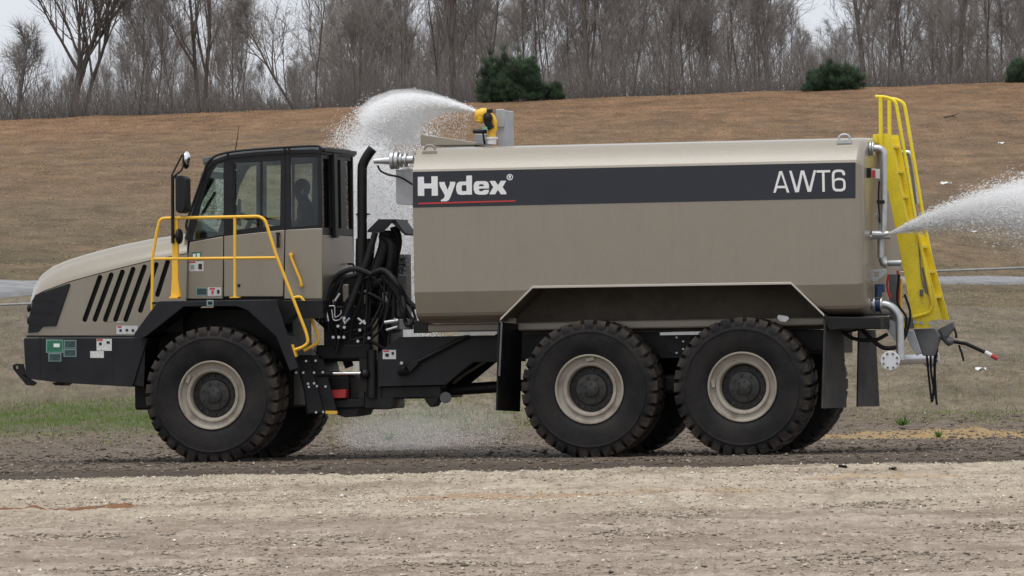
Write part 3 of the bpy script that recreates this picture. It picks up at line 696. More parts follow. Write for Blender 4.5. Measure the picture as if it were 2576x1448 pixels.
side_out = [(67, 843), (69.5, 801)] + [(x + 1, y + 2) for x, y in crease[1:]] + [(468, 757), (412, 757), (338, 843)]
grille_px = [(88, 741.5), (174, 712), (176.5, 716), (140.6, 820), (107, 821.5), (95, 835), (70, 837), (74, 794), (82, 757)]
plate('hood_side', side_out, YH - 0.002, 0.02, beige, holes=slots, bevel=0.004)
part(MB().slab([mir(p) for p in PS(side_out, YH - 0.002)], (0, -0.02, 0)), 'hood_side', beige)
part(MB().slab(PS([(190, 835), (200, 700), (450, 640), (462, 835)], YH + 0.05), (0, 0.02, 0)), 'engine_screen', blackr)
# front cap between the two sides
fc = [P(x, y, YH) for x, y in ((68, 842), (70, 800), (80, 757), (91, 741))]
m = MB()
for a, b in zip(fc[:-1], fc[1:]): m.add([a, b, mir(b), mir(a)], [(0, 1, 2, 3)])
part(m, 'hood_front', slate)
gr = plate('grille_panel', grille_px, YH - 0.018, 0.015, slate, bevel=0.005)
for (a, b, c_, d_) in ((82, 756, 139, 756), (77, 785, 133, 787), (73, 815, 100, 818)):
    sub(MB().slab(PS([(a, b - 2), (c_, d_ - 2), (c_, d_ + 3), (a, b + 3)], YH - 0.021), (0, 0.004, 0)), 'grille_slot', blackp, gr)
# headlamps at the nose corner
for (y0, h) in ((775, 12), (806, 14)):
    part(MB().ball(P(75, y0, YH + 0.03), (0.035, 0.05, h / 215)), 'headlamp', blackp)
plate('hood_seam', [(66, 843.5), (345, 843.5), (345, 848), (66, 848)], YH - 0.005, 0.1, blackp)

# ---------------------------------------------------------------- front bumper
YB = 0.28
bp = [(58.6, 853), (62, 849), (372, 848), (335, 973), (155, 963), (71, 952.5), (64, 945)]
m = MB().slab(PS(bp, YB), (0, 2 * (YM - YB), 0))
bump = part(m, 'bumper', slate, bevel=0.015)
sub(MB().slab(PS([(99, 849), (101.5, 849), (101.5, 956), (99, 956)], YB - 0.003), (0, 0.02, 0)), 'bumper_seam', blackp, bump)
sub(MB().slab(PS([(283, 850), (284.5, 850), (284.5, 966), (283, 966)], YB - 0.002), (0, 0.02, 0)), 'bumper_seam', blackp, bump)
sub(MB().cyl(P(149, 923, YB - 0.004), P(149, 923, YB + 0.02), 0.035, 16), 'bumper_port', blackp, bump)
part(MB().slab(PS([(31, 919), (40, 914), (57, 915), (62, 935), (75, 953), (92, 963), (84, 970), (66, 969), (34, 930)], 0.75), (0, 0.05, 0), [PS([(37, 921), (45, 919), (46, 927), (39, 929)], 0.75)]), 'tow_hook', blackp, bevel=0.008)
part(MB().slab(PS([(130, 962), (165, 964), (158, 970), (138, 969)], 0.7), (0, 0.3, 0)), 'sump_guard', blackp)
def sticker(x0, y0, x1, y1, Y, mat, parent, border=None, marks=()):
    s = MB().slab(PS([(x0, y0), (x1, y0), (x1, y1), (x0, y1)], Y - 0.0022), (0, 0.0018, 0)).build('sticker', border or mat, parent, smooth=0)
    if border:
        b = 2.2
        marks = [(x0 + b, y0 + b, x1 - b, y1 - b, mat)] + list(marks)
    for k, (a, b_, c_, d_, mm) in enumerate(marks):
        MB().slab(PS([(a, b_), (c_, b_), (c_, d_), (a, d_)], Y - 0.0042 - 0.0015 * k), (0, 0.0012, 0)).build('sticker_print', mm, parent, smooth=0)
sticker(116, 854, 159, 887, YB, stickg, bump, stickb, [(135, 864, 150, 873, white)])
sticker(161, 855, 192, 876, YB, stickt, bump, stickb)
sticker(160, 877.5, 192, 897, YB, stickt, bump, stickb)
sticker(122, 888, 154, 909, YB, stickt, bump, stickb)
sticker(243, 852, 281, 882, YB, stickw, bump, None, [(244, 852.5, 258, 857, red), (249, 861, 256, 868, slate), (268, 858, 276, 864, slate)])
sticker(227, 883, 261, 900, YB, stickw, bump)
sticker(293, 819, 346, 840, YH - 0.002, stickw, hood, None, [(295, 820, 306, 824, red), (300, 828, 306, 834, slate), (316, 827, 322, 833, slate), (331, 828, 337, 834, slate)])

# ---------------------------------------------------------------- front fender and deck
YF = 0.0
fend_o = [(405, 757), (396, 759), (338, 838), (338, 850), (360, 850), (371, 843), (461, 772), (470, 770), (594, 770), (622, 780), (695, 847), (729, 933), (750, 925), (694, 754)]
fend = plate('fender', fend_o, YF, 0.03, slate, bevel=0.006)
def ribbon(name, pts, Y0, Y1, th, mat, parent=None):
    m = MB(); up_ = PS(pts, Y0); n = len(pts)
    for a, b in zip(up_[:-1], up_[1:]):
        nrm = Vector((-(b.z - a.z), 0, b.x - a.x)).normalized() * th
        q = [a, b, b + nrm, a + nrm]; w = Vector((0, Y1 - Y0, 0))
        m.add(q + [p + w for p in q], [(0, 1, 2, 3), (7, 6, 5, 4), (0, 4, 5, 1), (1, 5, 6, 2), (2, 6, 7, 3), (3, 7, 4, 0)])
    return part(m, name, mat, parent)
for y0, y1 in ((0.03, 0.9), (2 * YM - 0.9, 2 * YM - 0.0)):
    ribbon('fender_liner', [(341, 850), (371, 842), (461, 771), (596, 769), (622, 779), (695, 846), (729, 932)], y0, y1, 0.012, slate)
part(MB().box((P(398, 757, .3).x, 0.02, P(398, 765, .03).z), (P(694, 757, .3).x, 0.62, P(398, 758.5, .03).z)), 'cab_deck', slate, bevel=0.006)
part(MB().slab([mir(p) for p in PS(fend_o, YF)], (0, -0.03, 0)), 'fender', slate)
sticker(520, 754.5, 537, 769, YF, stickb, fend, None, [(523, 758, 534, 766, slate)])
# dark inner structure round the front axle
xi0 = P(335, 900, .9).x; xi1 = P(735, 900, .9).x
part(MB().box((xi0, 0.92, 0.62), (xi1, 2 * YM - 0.92, P(500, 770, .92).z - 0.02)), 'front_frame', blackp, bevel=0.03)
part(MB().slab(PS([(334, 968), (372, 848), (366, 850), (362, 972)], 0.30), (0, 0.6, 0)), 'bumper_stay', blackp)
# cab skirt below the rear of the deck
plate('deck_skirt', [(695, 756), (812, 756), (812, 800), (760, 800), (750, 780), (715, 815)], 0.35, 0.3, blackp)

# ---------------------------------------------------------------- cab
YC = 0.60; YC2 = 2 * YM - YC
cab_low = [(477.5, 609), (564, 593.5), (716, 577.5), (810, 573), (810.5, 752), (457, 752)]
cab = empty('cab', P(640, 752, YC), T)
def cpt(mb, name, mat, **kw): return mb.build(name, mat, cab, **kw)
seamw = 1.3
panels = [('cab_front_panel', [(477.5, 609), (562.4 - seamw, 594), (561.5 - seamw, 752), (457, 752)]),
          ('door', [(562.4 + seamw, 593.6), (716.5 - seamw, 577.8), (713.5 - seamw, 746), (561.5 + seamw, 746)]),
          ('cab_rear_panel', [(716.5 + seamw, 577.6), (810, 573), (810.5, 752), (713.5 + seamw, 752)])]
for nm, pts in panels:
    cpt(MB().slab(PS(pts, YC), (0, 0.04, 0)), nm, beige, bevel=0.008)
    cpt(MB().slab([mir(p) for p in PS(pts, YC)], (0, -0.04, 0)), nm, beige)
cpt(MB().slab(PS([(470, 615), (805, 580), (805, 750), (462, 750)], YC + 0.05), (0, 0.01, 0)), 'door_jamb', blackp)
# window frame band of each side, with openings
fr_o = [(468.5, 603), (500, 490), (513, 437), (524, 418), (541, 404), (573, 393), (720, 381), (808, 383), (809.8, 573), (716, 577.5), (564, 593.5), (477, 609)]
q_glass = [(562, 408), (562, 589), (482, 604), (518, 462), (536, 424), (546, 412)]
d_glass = [(587, 409), (653.4, 406.6), (653.4, 570), (587, 579)]
d2_glass = [(659, 406), (706, 403), (704, 566), (659, 571)]
r_glass = [(729, 396), (802, 394), (801.5, 565), (731, 570)]
for f, s in (((lambda p: p), 1), (mir, -1)):
    L = lambda pts, dy=0.0: [f(Vector((p.x, p.y + dy, p.z))) for p in PS(pts, YC)]
    cpt(MB().slab(L(fr_o, 0.004), (0, 0.045 * s, 0), [L(q_glass, 0.004), L(d_glass, 0.004), L(d2_glass, 0.004), L(r_glass, 0.004)]), 'window_frame', slate, bevel=0.004 if s > 0 else 0)
    for g, mt in ((q_glass, glassm), (d_glass, glassm), (d2_glass, glassm), (r_glass, glassd)):
        cpt(MB().slab(L(g, 0.02), (0, 0.006 * s, 0)), 'window', mt, smooth=0)
    if s > 0:
        for x0, x1 in ((716, 717.6),):
            cpt(MB().slab(L([(x0, 383), (x1, 383), (x1, 577), (x0, 577)], -0.001), (0, 0.01, 0)), 'door_gap', blackr)
        cpt(MB().slab(L([(588, 410), (592, 410), (592, 578), (588, 578)], -0.002), (0, 0.01, 0)), 'window_seal', blackr)
# windscreen and front posts
wa = P(470, 602, YC); wb = P(514, 437, YC); wc = P(541, 405, YC)
m = MB()
for a, b in ((wa, wb), (wb, wc)):
    i = Vector((0, 0.09, 0)); m.add([a + i, b + i, mir(b + i), mir(a + i)], [(0, 1, 2, 3)])
cpt(m, 'windscreen', glassm, smooth=0)
for f in ((lambda p: p), mir):
    cpt(MB().tube([f(wa + Vector((0, .05, 0))), f(wb + Vector((0, .05, 0))), f(wc + Vector((0, .05, 0)))], 0.045, 10), 'front_post', blackp)
cpt(MB().tube([wa + Vector((0, .05, -0.0)), mir(wa + Vector((0, .05, 0)))], 0.04, 8), 'cowl_bar', blackp)
cpt(MB().box((P(462, 600, YC).x, YC + .03, P(462, 752, YC).z), (P(470, 600, YC).x, YC2 - .03, wa.z)), 'bulkhead', beige)
# roof
m = MB()
roof = [(513, 437), (520, 418), (537, 400), (572, 388), (640, 380), (720, 375), (790, 373), (812, 376)]
rows = []
for x, y in roof:
    e = P(x, y, YC); rows.append([e + Vector((0, -0.015, -0.05)), e + Vector((0, -0.015, -0.012)), e + Vector((0, 0.05, 0.012)), e + Vector((0, 0.25, 0.03))])
rows = [r_ + [mir(p) for p in r_[::-1]] for r_ in rows]; n = 8
for r_ in rows: m.v.extend(r_)
for i in range(len(rows) - 1):
    for k in range(n): m.f.append((i * n + k, (i + 1) * n + k, (i + 1) * n + (k + 1) % n, i * n + (k + 1) % n))
m.f += [tuple(range(n)), tuple((len(rows) - 1) * n + k for k in range(n))]
cpt(m, 'roof', slate, smooth=50)
cpt(MB().tube(smooth_path(PS([(512, 440), (518, 418), (529, 402), (552, 388), (610, 378), (720, 370), (789, 367), (805, 370), (809, 380)], YC - 0.02), 5), 0.014, 8), 'roof_rail', blackp, smooth=50)
for x, y in ((573, 388), (716, 376), (727, 376)): cpt(MB().cyl(P(x, y + 6, YC - 0.02), P(x, y - 5, YC - 0.02), 0.016, 8), 'rail_clip', blackp)
cpt(MB().slab(PS([(507, 396), (527, 393), (526, 404), (512, 415)], YC + 0.05), (0, 0.25, 0)), 'work_light', greyst, bevel=0.01)
cpt(MB().slab(PS([(514, 420), (530, 405), (545, 404), (522, 460), (512, 450)], YC + 0.02), (0, 0.03, 0)), 'corner_gusset', blackp)
cpt(MB().tube(fillet(PS([(512, 437), (470, 556), (467, 572), (476, 585)], YC - 0.03), 0.06), 0.016, 8), 'grab_bar', blackp, smooth=50)
cpt(MB().tube([P(592, 378, YC + 0.2), P(597, 350, YC + .2), P(601, 314, YC + 0.2)], 0.006, 6, rad=[.007, .005, .003]), 'aerial', blackr)
# rear wall
xw = P(810, 650, YC).x; zc0 = P(810, 752, YC).z; zc1 = P(810, 590, YC).z; zc2 = P(810, 376, YC).z
w_y = lambda y0, y1, z0, z1: [Vector((xw, y0, z0)), Vector((xw, y1, z0)), Vector((xw, y1, z1)), Vector((xw, y0, z1))]
cpt(MB().slab(w_y(YC + .003, YC2 - .003, zc0, zc1), (-0.04, 0, 0)), 'cab_back_panel', beige, bevel=0.008)
zw0 = P(810, 572, YC).z; zw1 = P(810, 398, YC).z
cpt(MB().slab(w_y(YC + .003, YC2 - .003, zc1 + .002, zc2), (-0.04, 0, 0), [w_y(YC + .04, YC + .50, zw0, zw1), w_y(YC + .68, YC + 1.02, zw0, zw1), w_y(YC + 1.26, YC2 - .06, zw0, zw1)]), 'rear_window_frame', slate, bevel=0.004)
for y0, y1 in ((.04, .50), (.68, 1.02), (1.26, 1.58)):
    cpt(MB().slab([p - Vector((0.02, 0, 0)) for p in w_y(YC + y0, YC + y1, zw0, zw1)], (-0.006, 0, 0)), 'rear_window', glassm, smooth=0)
cpt(MB().box((xw + .002, YC + .50, zc1 - 0.03), (xw + 0.05, YC + .67, zc2 - 0.02)), 'rear_guard_post', blackp, bevel=0.01)
cpt(MB().tube(fillet([Vector((xw + .01, YC + 1.25, P(810, 700, YC).z)), Vector((xw + .09, YC + 1.25, P(810, 700, YC).z)), Vector((xw + .09, YC + 1.25, P(810, 662, YC).z)), Vector((xw + .01, YC + 1.25, P(810, 662, YC).z))], .03), 0.012, 8), 'hand_loop', blackp)
cpt(MB().box((xw - .02, YC + .0, zc2 - 0.03), (xw + 0.06, YC2, zc2 + 0.02)), 'roof_rear_bar', blackp, bevel=0.01)
# cab floor, seat, wheel, console
cpt(MB().box((P(470, 600, YC).x, YC + .06, zc0), (xw - .05, YC2 - .06, zc0 + 0.35)), 'cab_floor', blackp)
cpt(MB().box((P(478, 600, YC).x, YC + .12, P(500, 640, YC).z), (P(540, 600, YC).x, YC2 - .12, P(500, 583, YC).z)), 'dashboard', blackp, bevel=0.03)
sx_ = P(780, 600, 1.35).x
cpt(MB().box((sx_ - .36, 1.10, P(780, 640, 1.35).z), (sx_ + .14, 1.62, P(780, 610, 1.35).z)).slab([Vector((sx_ + .04, 1.12, P(780, 612, 1.35).z)), Vector((sx_ + .16, 1.12, P(780, 612, 1.35).z)), Vector((sx_ + .22, 1.12, P(780, 508, 1.35).z)), Vector((sx_ + .14, 1.12, P(780, 508, 1.35).z))], (0, 0.48, 0)), 'driver_seat', seatm, bevel=0.04)
cpt(MB().box((sx_ + .14, 1.24, P(780, 500, 1.35).z), (sx_ + .24, 1.50, P(780, 462, 1.35).z)), 'headrest', seatm, bevel=0.04)
swc = P(632, 552, 1.36); m = MB()
ax1 = Vector((0.45, 0, 0.9)).normalized(); ax2 = Vector((0, 1, 0)); ax3 = ax1.cross(ax2)
m.tube([swc + (ax2 * math.cos(a) + ax3 * math.sin(a)) * 0.2 for a in np.linspace(0, 2 * math.pi, 25)], 0.016, 8, caps=False).tube([swc, swc - ax1 * 0.35], 0.03, 8).tube([swc - ax2 * .19, swc + ax2 * .19], .014, 6)
cpt(m, 'steering_wheel', blackp)
cpt(MB().box(P(599, 568, 1.9), P(607, 500, 2.0)).box(P(590, 565, 1.5), P(600, 515, 1.6)), 'display_screen', blackp, bevel=0.01)
# door handle, grab handle, lock
cpt(MB().box(P(694, 590, YC - 0.03), P(705, 584, YC - 0.001)).box(P(695.5, 623, YC - 0.045), P(703, 584, YC - 0.028)), 'door_handle', blackp, bevel=0.006)
cpt(MB().tube(fillet(PS([(732, 640), (733, 650), (756, 706), (758, 717)], YC - 0.05), .02), 0.017, 10).cyl(P(732, 640, YC - .05), P(732, 640, YC), 0.024, 10).cyl(P(758, 717, YC - .05), P(758, 717, YC), 0.024, 10), 'grab_handle', railY, smooth=50)
cpt(MB().cyl(P(601, 718, YC - 0.006), P(601, 718, YC), 0.02, 12), 'door_lock', blackp)
sticker(475.5, 657, 512, 682, YC, stickw, cab, None, [(476, 657.5, 492, 661, red), (499, 663, 508, 677, band), (480, 666, 488, 676, stickb)])
sticker(482, 634, 506, 654, YC, stickg, cab, None, [(485, 638, 492, 650, white), (495, 637, 503, 652, white)])
sticker(493, 723, 522, 743, YC, stickt, cab, stickb)
sticker(523, 722.6, 556.5, 744, YC, stickw, cab, None, [(527, 724, 541, 728, red), (532, 730, 537, 740, red), (546, 729, 552, 738, slate)])

# ---------------------------------------------------------------- hand rails on the deck
YR = 0.06
rr_ = 0.019
pipe('hand_rail', fillet(PS([(382.5, 783), (384, 645), (396, 576), (403, 549), (652, 544), (667, 553), (694, 639), (771, 838), (776, 861), (764, 872), (736, 882)], YR), 0.06), rr_, railY)
pipe('middle_rail', PS([(385, 651), (698, 648)], YR), 0.017, railY)
pipe('rail_post', PS([(590.7, 546), (590.7, 747)], YR), 0.018, railY)
part(MB().box(P(577, 749.5, YR - .05), P(606, 746, YR + 0.05)), 'post_foot', railY, bevel=0.003)
part(MB().slab(PS([(433, 545), (447, 545), (447, 700), (454, 747), (429, 747), (432, 700)], YR - .01), (0, 0.07, 0)), 'mirror_post', railY, bevel=0.006)
part(MB().box(P(425, 751, YR - .05), P(455, 746, YR + 0.1)), 'post_foot', railY, bevel=0.003)
pipe('step_rail', fillet(PS([(737, 749), (757, 745), (769, 765), (803, 850), (799, 863), (765, 882)], YR + 0.45), 0.06), rr_, railY)
part(MB().slab(PS([(730, 867), (735, 866), (746, 896), (742, 898)], YR - .03), (0, 0.08, 0)), 'post_foot', railY)
# mirrors
pipe('mirror_arm', PS([(434, 441), (434.5, 612)], YR - 0.03), 0.02, blackp)
mm_ = MB().slab(PS([(440, 447), (446, 441), (460, 441), (467, 450), (468, 520), (463, 534), (452, 537), (441, 530)], YR - 0.16), (0, 0.24, 0))
part(mm_, 'side_mirror', blackp, bevel=0.02)
part(MB().slab(PS([(431, 441), (445, 441), (445, 449), (431, 449)], YR - 0.05), (0, 0.05, 0)), 'mirror_bracket', blackp)
part(MB().ball(P(451, 594, YR), (0.042, 0.10, 0.094)), 'round_mirror', blackp)
pipe('round_mirror_stem', PS([(434, 594), (451, 594)], YR), 0.022, blackp)
part(MB().ball(P(468, 403, YR - .05), (0.042, 0.09, 0.105)), 'spot_mirror', blackp)
part(MB().ball(P(470, 399, YR - .06), (0.038, 0.085, 0.088)), 'spot_mirror_glass', chrome)
for a, b, c in (((432, 441), (445, 415), (459, 388)), ((440, 441), (458, 425), (466, 392))):
    pipe('spot_mirror_arm', smooth_path(PS([a, b, c], YR - 0.12), 4), 0.011, blackp)

# ---------------------------------------------------------------- exhaust, bracket, engine bay behind the cab
YE = 0.95
pipe('exhaust_stack', smooth_path(PS([(910, 740), (911, 600), (911, 440), (914, 412), (924, 392), (937, 374)], YE), 6), 0.058, blackp, sides=18)
pipe('exhaust_muffler', PS([(908, 770), (909, 640), (910, 600)], YE), 0.07, blackp, sides=18)
part(MB().cyl(P(911, 541, YE), P(911, 536, YE), 0.066, 18).box(P(895, 541, YE), P(931, 537, YE + .02)), 'exhaust_clamp', blackp)
part(MB().slab(PS([(924, 579), (952, 551), (994, 551), (967, 579)], 0.8), (0, 0.03, 0.0)).slab([P(952, 551, .8), P(994, 551, .8), P(994, 551, .8) + Vector((0, .7, 0)), P(952, 551, .8) + Vector((0, .7, 0))], (0, 0, -0.02)).slab(PS([(990, 551), (994, 551), (1021, 588), (1019, 592), (985, 560)], 0.82), (0, 0.6, 0)).slab(PS([(924, 579), (968, 579), (968, 584), (924, 584)], 0.8), (0, .5, 0)), 'hose_guard', slate, bevel=0.006)
pipe('air_duct', PS([(944, 584), (925, 650), (890, 745), (856, 828)], 0.62), 0.038, blackr, sides=14)
eng = empty('engine_module', P(930, 800, 1.2), T)
def ept(mb, name, mat, **kw): return mb.build(name, mat, eng, **kw)
def bx(x0, y0, x1, y1, Ya, Yb): return MB().box((P(x0, y1, Ya).x, Ya, P(x0, y1, Ya).z), (P(x1, y0, Ya).x, Yb, P(x0, y0, Ya).z))
ept(MB().tube(smooth_path(PS([(972, 584), (968, 625), (948, 680), (930, 730)], 1.0)), .085, 16), 'air_cleaner', blackp, smooth=50)
ept(MB().tube(smooth_path(PS([(992, 570), (1000, 610), (986, 665), (962, 715)], 1.15)), .055, 14), 'intake_hose', blackr, smooth=50)
ept(MB().tube(PS([(935, 600), (925, 700), (930, 790)], 1.25), .05, 12), 'support_strut', blackp)
ept(MB().tube(PS([(1000, 640), (985, 800)], 1.2), .03, 10), 'support_strut', blackp)
ept(bx(840, 690, 975, 905, 1.2, 2.0), 'engine_block', blackp, bevel=0.03)
ept(bx(940, 690, 996, 800, 1.35, 1.9), 'cooler_tank', blackp, bevel=0.02)
ept(bx(985, 640, 1020, 800, 2.0, 2.3), 'louvre_box', greyst, bevel=0.01)
for k in range(10):
    ept(bx(986 , 650 + k * 14, 1018, 653 + k * 14, 1.98, 2.0), 'louvre', blackp)
ept(bx(815, 770, 930, 910, 0.9, 1.2), 'valve_block', blackp, bevel=0.02)
ept(MB().cyl(P(878, 762, 0.72), P(876, 800, 0.72), 0.032, 14), 'fuel_filter', bluep, bevel=0.006)
ept(MB().cyl(P(972, 735, 0.9), P(972, 765, .9), 0.05, 16), 'filter_bowl', beige)
ept(bx(908, 730, 925, 765, 0.9, 1.0), 'relay_box', beige, bevel=0.01)
ept(bx(862, 715, 876, 760, 0.95, 1.0), 'relay_box', beige, bevel=0.01)
ept(MB().slab(PS([(928, 800), (950, 800), (950, 905), (928, 905), (934, 860)], 1.0), (0, 0.08, 0)), 'support_plate', beige)
rnd = random.Random(11)
hose_def = [([(820, 810), (818, 750), (840, 700), (890, 676), (935, 690)], .032, .6), ([(826, 830), (830, 760), (852, 710), (900, 690)], .028, .7),
            ([(930, 690), (965, 680), (1000, 715), (1020, 750), (1045, 775)], .034, .62), ([(960, 690), (1000, 740), (1025, 790), (1045, 812)], .03, .7),
            ([(1012, 740), (1018, 775), (1020, 810), (1030, 818), (1038, 806)], .026, .6), ([(980, 680), (990, 740), (990, 800)], .026, .8),
            ([(960, 590), (985, 620), (975, 690), (940, 720)], .05, .95), ([(990, 600), (985, 660), (960, 720), (955, 790)], .04, 1.0),
            ([(905, 690), (890, 740), (870, 800), (866, 850)], .024, .75), ([(915, 700), (905, 760), (885, 810), (880, 860)], .02, .72),
            ([(960, 760), (940, 810), (905, 835), (872, 848)], .014, .72), ([(965, 770), (945, 822), (915, 846), (880, 856)], .014, .74),
            ([(952, 780), (930, 820), (900, 828), (868, 838)], .014, .7), ([(975, 760), (962, 820), (935, 850), (900, 866)], .014, .76),
            ([(1000, 760), (1010, 800), (1005, 830), (985, 828)], .018, .7), ([(830, 780), (836, 820), (850, 850), (845, 890)], .018, .72),
            ([(905, 850), (940, 862), (965, 880), (955, 910)], .02, .8), ([(1035, 770), (1042, 790), (1048, 812)], .016, .6)]
for k in range(3):
    x0 = rnd.uniform(820, 900); x1 = rnd.uniform(930, 1030); hose_def.append(([(x0, rnd.uniform(790, 860)), (x0 + rnd.uniform(5, 25), rnd.uniform(730, 790)), ((x0 + x1) / 2, rnd.uniform(690, 770)), (x1, rnd.uniform(760, 820))], rnd.choice([.010, .012, .016, .02]), rnd.uniform(.6, .95)))
for k in range(10):
    x0 = rnd.uniform(825, 1000); hose_def.append(([(x0, rnd.uniform(830, 870)), (x0 + rnd.uniform(-6, 12), rnd.uniform(770, 810)), (x0 + rnd.uniform(0, 25), rnd.uniform(690, 730))], rnd.choice([.012, .016, .022]), rnd.uniform(.65, .95)))
for pts, r, Y in hose_def:
    ept(MB().tube(smooth_path([P(x, y, Y + rnd.uniform(-.05, .05)) for x, y in pts], 7), r, 10), 'hose', blackr, smooth=50)
for (x0, y0, x1, y1) in ((843, 757, 855, 738), (820, 778, 826, 808), (862, 800, 868, 815), (900, 800, 910, 808), (905, 815, 918, 806), (868, 812, 880, 800)):
    ept(MB().cyl(P(x0, y0, 0.58), P(x1, y1, .58), 0.014, 8), 'hose_fitting', galv)
for x, y in ((866, 800), (866, 823), (838, 848), (852, 848), (865, 848), (905, 830), (850, 820), (900, 858), (928, 850), (917, 812)):
    ept(MB().cyl(P(x, y, 0.56), P(x, y, .60), 0.018, 8), 'bolt_head', galv)
ept(MB().tube(fillet(PS([(828, 770), (842, 768), (842, 800), (858, 790), (858, 780)], .57), .03), .008, 8), 'steel_line', galv)
ept(MB().tube(fillet(PS([(834, 778), (838, 806), (852, 806), (862, 796)], .56), .03), .008, 8), 'steel_line', galv)
# coupling manifold in front of the tank
m = MB().box(P(1004, 829, .62), P(1040, 802, .8)); part(m, 'manifold', greyst, bevel=0.008)
part(MB().cyl(P(968, 811, .6), P(1002, 806, .6), 0.022, 10).cyl(P(972, 830, .6), P(1000, 822, .6), .016, 10).cyl(P(994, 800, .6), P(994, 808, .6), .02, 10), 'manifold_pipe', galv, smooth=50)
pipe('manifold_loop', fillet(PS([(972, 806), (976, 838), (1000, 834), (1010, 826)], .64), .04), .014, blackr)
part(bx(1040, 806, 1078, 838, .6, .8), 'manifold_valve', blackp, bevel=0.01)

# ---------------------------------------------------------------- front-frame rear plates, articulation joint
fr = empty('articulation_joint', P(850, 1000, 1.2), T)
def fpt(mb, name, mat, **kw): return mb.build(name, mat, fr, **kw)
fpt(MB().slab(PS([(746, 905), (752, 893), (800, 893), (812, 940), (846, 1040), (770, 1043), (764, 985), (750, 930)], 0.70), (0, 0.9, 0)), 'rear_step_box', blackp, bevel=0.01)
fpt(MB().slab(PS([(754, 905), (780, 902), (814, 1035), (776, 1040)], 0.66), (0, 0.03, 0)), 'step_plate', slate, bevel=0.004)
fpt(MB().slab(PS([(793, 905), (812, 903), (846, 1030), (828, 1033)], 0.69), (0, 0.03, 0)), 'step_plate', slate, bevel=0.004)
for x, y in ((770, 908), (794, 907), (763, 937), (790, 937), (812, 936), (775, 965), (790, 964), (777, 973), (797, 971), (819, 972), (795, 1037), (813, 1036), (745, 937)):
    fpt(MB().cyl(P(x, y, 0.645), P(x, y, .67), 0.015, 8), 'bolt_head', galv)
fpt(MB().slab(PS([(819, 1033), (848, 1033), (848, 1041), (819, 1041)], 0.645), (0, 0.03, 0)), 'reflector', railY)
fpt(MB().slab(PS([(832, 981), (870, 979), (870, 1001), (836, 1002)], 0.80), (0, 0.2, 0)), 'red_block', red, bevel=0.01)
fpt(MB().cyl(P(800, 941, .70), P(838, 940, .70), 0.036, 14), 'steering_ram', blackp)
fpt(MB().cyl(P(838, 939, .70), P(912, 939, .70), 0.021, 14), 'steering_rod', chrome, smooth=50)
fpt(MB().ball(P(918, 940, .70), 0.06).box(P(905, 985, .75), P(945, 900, 1.0)), 'rod_eye', blackp)
fpt(bx(795, 868, 930, 905, 0.85, 2.0), 'hitch_beam', blackp, bevel=0.02)
fpt(bx(798, 945, 880, 1010, 0.95, 1.9), 'hitch_core', blackp, bevel=0.03)
fpt(bx(800, 1004, 958, 1028, 0.85, 2.0), 'lower_hitch', blackp, bevel=0.02)
fpt(bx(915, 905, 960, 1030, 0.8, 2.0), 'hitch_post', blackp, bevel=0.02)
fpt(MB().slab(PS([(846, 1020), (905, 1022), (895, 1045), (868, 1050), (840, 1040)], .9), (0, .8, 0)), 'hitch_guard', blackp)
fpt(MB().cyl(P(935, 1000, .78), P(935, 880, .78), 0.06, 14), 'hitch_pin', blackp)

# ---------------------------------------------------------------- rear chassis
ch = empty('rear_chassis', P(1300, 980, YM), T)
def hpt(mb, name, mat, **kw): return mb.build(name, mat, ch, **kw)
YG = 0.72
frame_px = [(950.6, 889), (962, 878), (1003, 849), (1260, 843), (1262, 911), (1190, 911), (1121, 968), (958, 972), (951, 978)]
hpt(MB().slab(PS(frame_px, YG), (0, 0.06, 0)), 'frame_plate', slate, bevel=0.006)
hpt(MB().slab([mir(p) for p in PS(frame_px, YG)], (0, -0.06, 0)), 'frame_plate', slate)
hpt(MB().box((P(1000, 850, YG).x, YG + .08, P(1100, 905, YG).z), (P(2100, 840, YG).x, 2 * YM - YG - .08, P(1100, 846, YG).z)), 'frame_rail', blackp)
hpt(MB().slab(PS([(1245, 840), (2080, 832), (2080, 880), (1245, 905)], YG + .03), (0, 0.06, 0)), 'frame_rail', blackp)
hpt(bx(958, 970, 1110, 1004, .80, 2.0), 'pivot_beam', blackp, bevel=0.02)
hpt(MB().slab(PS([(957, 1000), (990, 1000), (985, 1024), (972, 1030), (958, 1030)], .8), (0, .3, 0)), 'pivot_lug', blackp)
hpt(MB().slab(PS([(1068, 1000), (1104, 1000), (1090, 1022), (1082, 1024), (1070, 1008)], .8), (0, .3, 0)), 'pivot_lug', blackp)
hpt(MB().cyl(P(1121, 1000, .8), P(1121, 1000, .95), .068, 20), 'drive_flange', greyst)
hpt(MB().cyl(P(1060, 985, 1.3), P(1330, 968, 1.3), 0.07, 14), 'drive_shaft', blackp)
hpt(MB().slab(PS([(1190, 911), (1262, 911), (1262, 880), (1150, 950), (1130, 968)], 1.2), (0, .3, 0)), 'cross_member', blackp)
hpt(MB().tube(PS([(1046, 912), (1181, 842)], YG - .05), 0.028, 10), 'lock_bar', blackp)
hpt(MB().slab(PS([(1022, 922), (1043, 904), (1052, 915), (1030, 938)], YG - .08), (0, .08, 0)).cyl(P(1022, 930, YG - .09), P(1006, 936, YG - .03), .05, 14), 'lock_head', blackp, bevel=0.006)
hpt(MB().cyl(P(1010, 913, YG - .07), P(1010, 913, YG), .02, 10), 'lock_pin', galv)
sticker(962.7, 880, 996, 903, YG, stickw, ch, None, [(964, 881, 979, 885, red), (969, 889, 978, 897, slate), (985, 885, 991, 892, slate)])
hpt(MB().slab(PS([(1640, 845), (1740, 845), (1720, 900), (1660, 900)], YG), (0, .2, 0)), 'bogie_bracket', blackp)
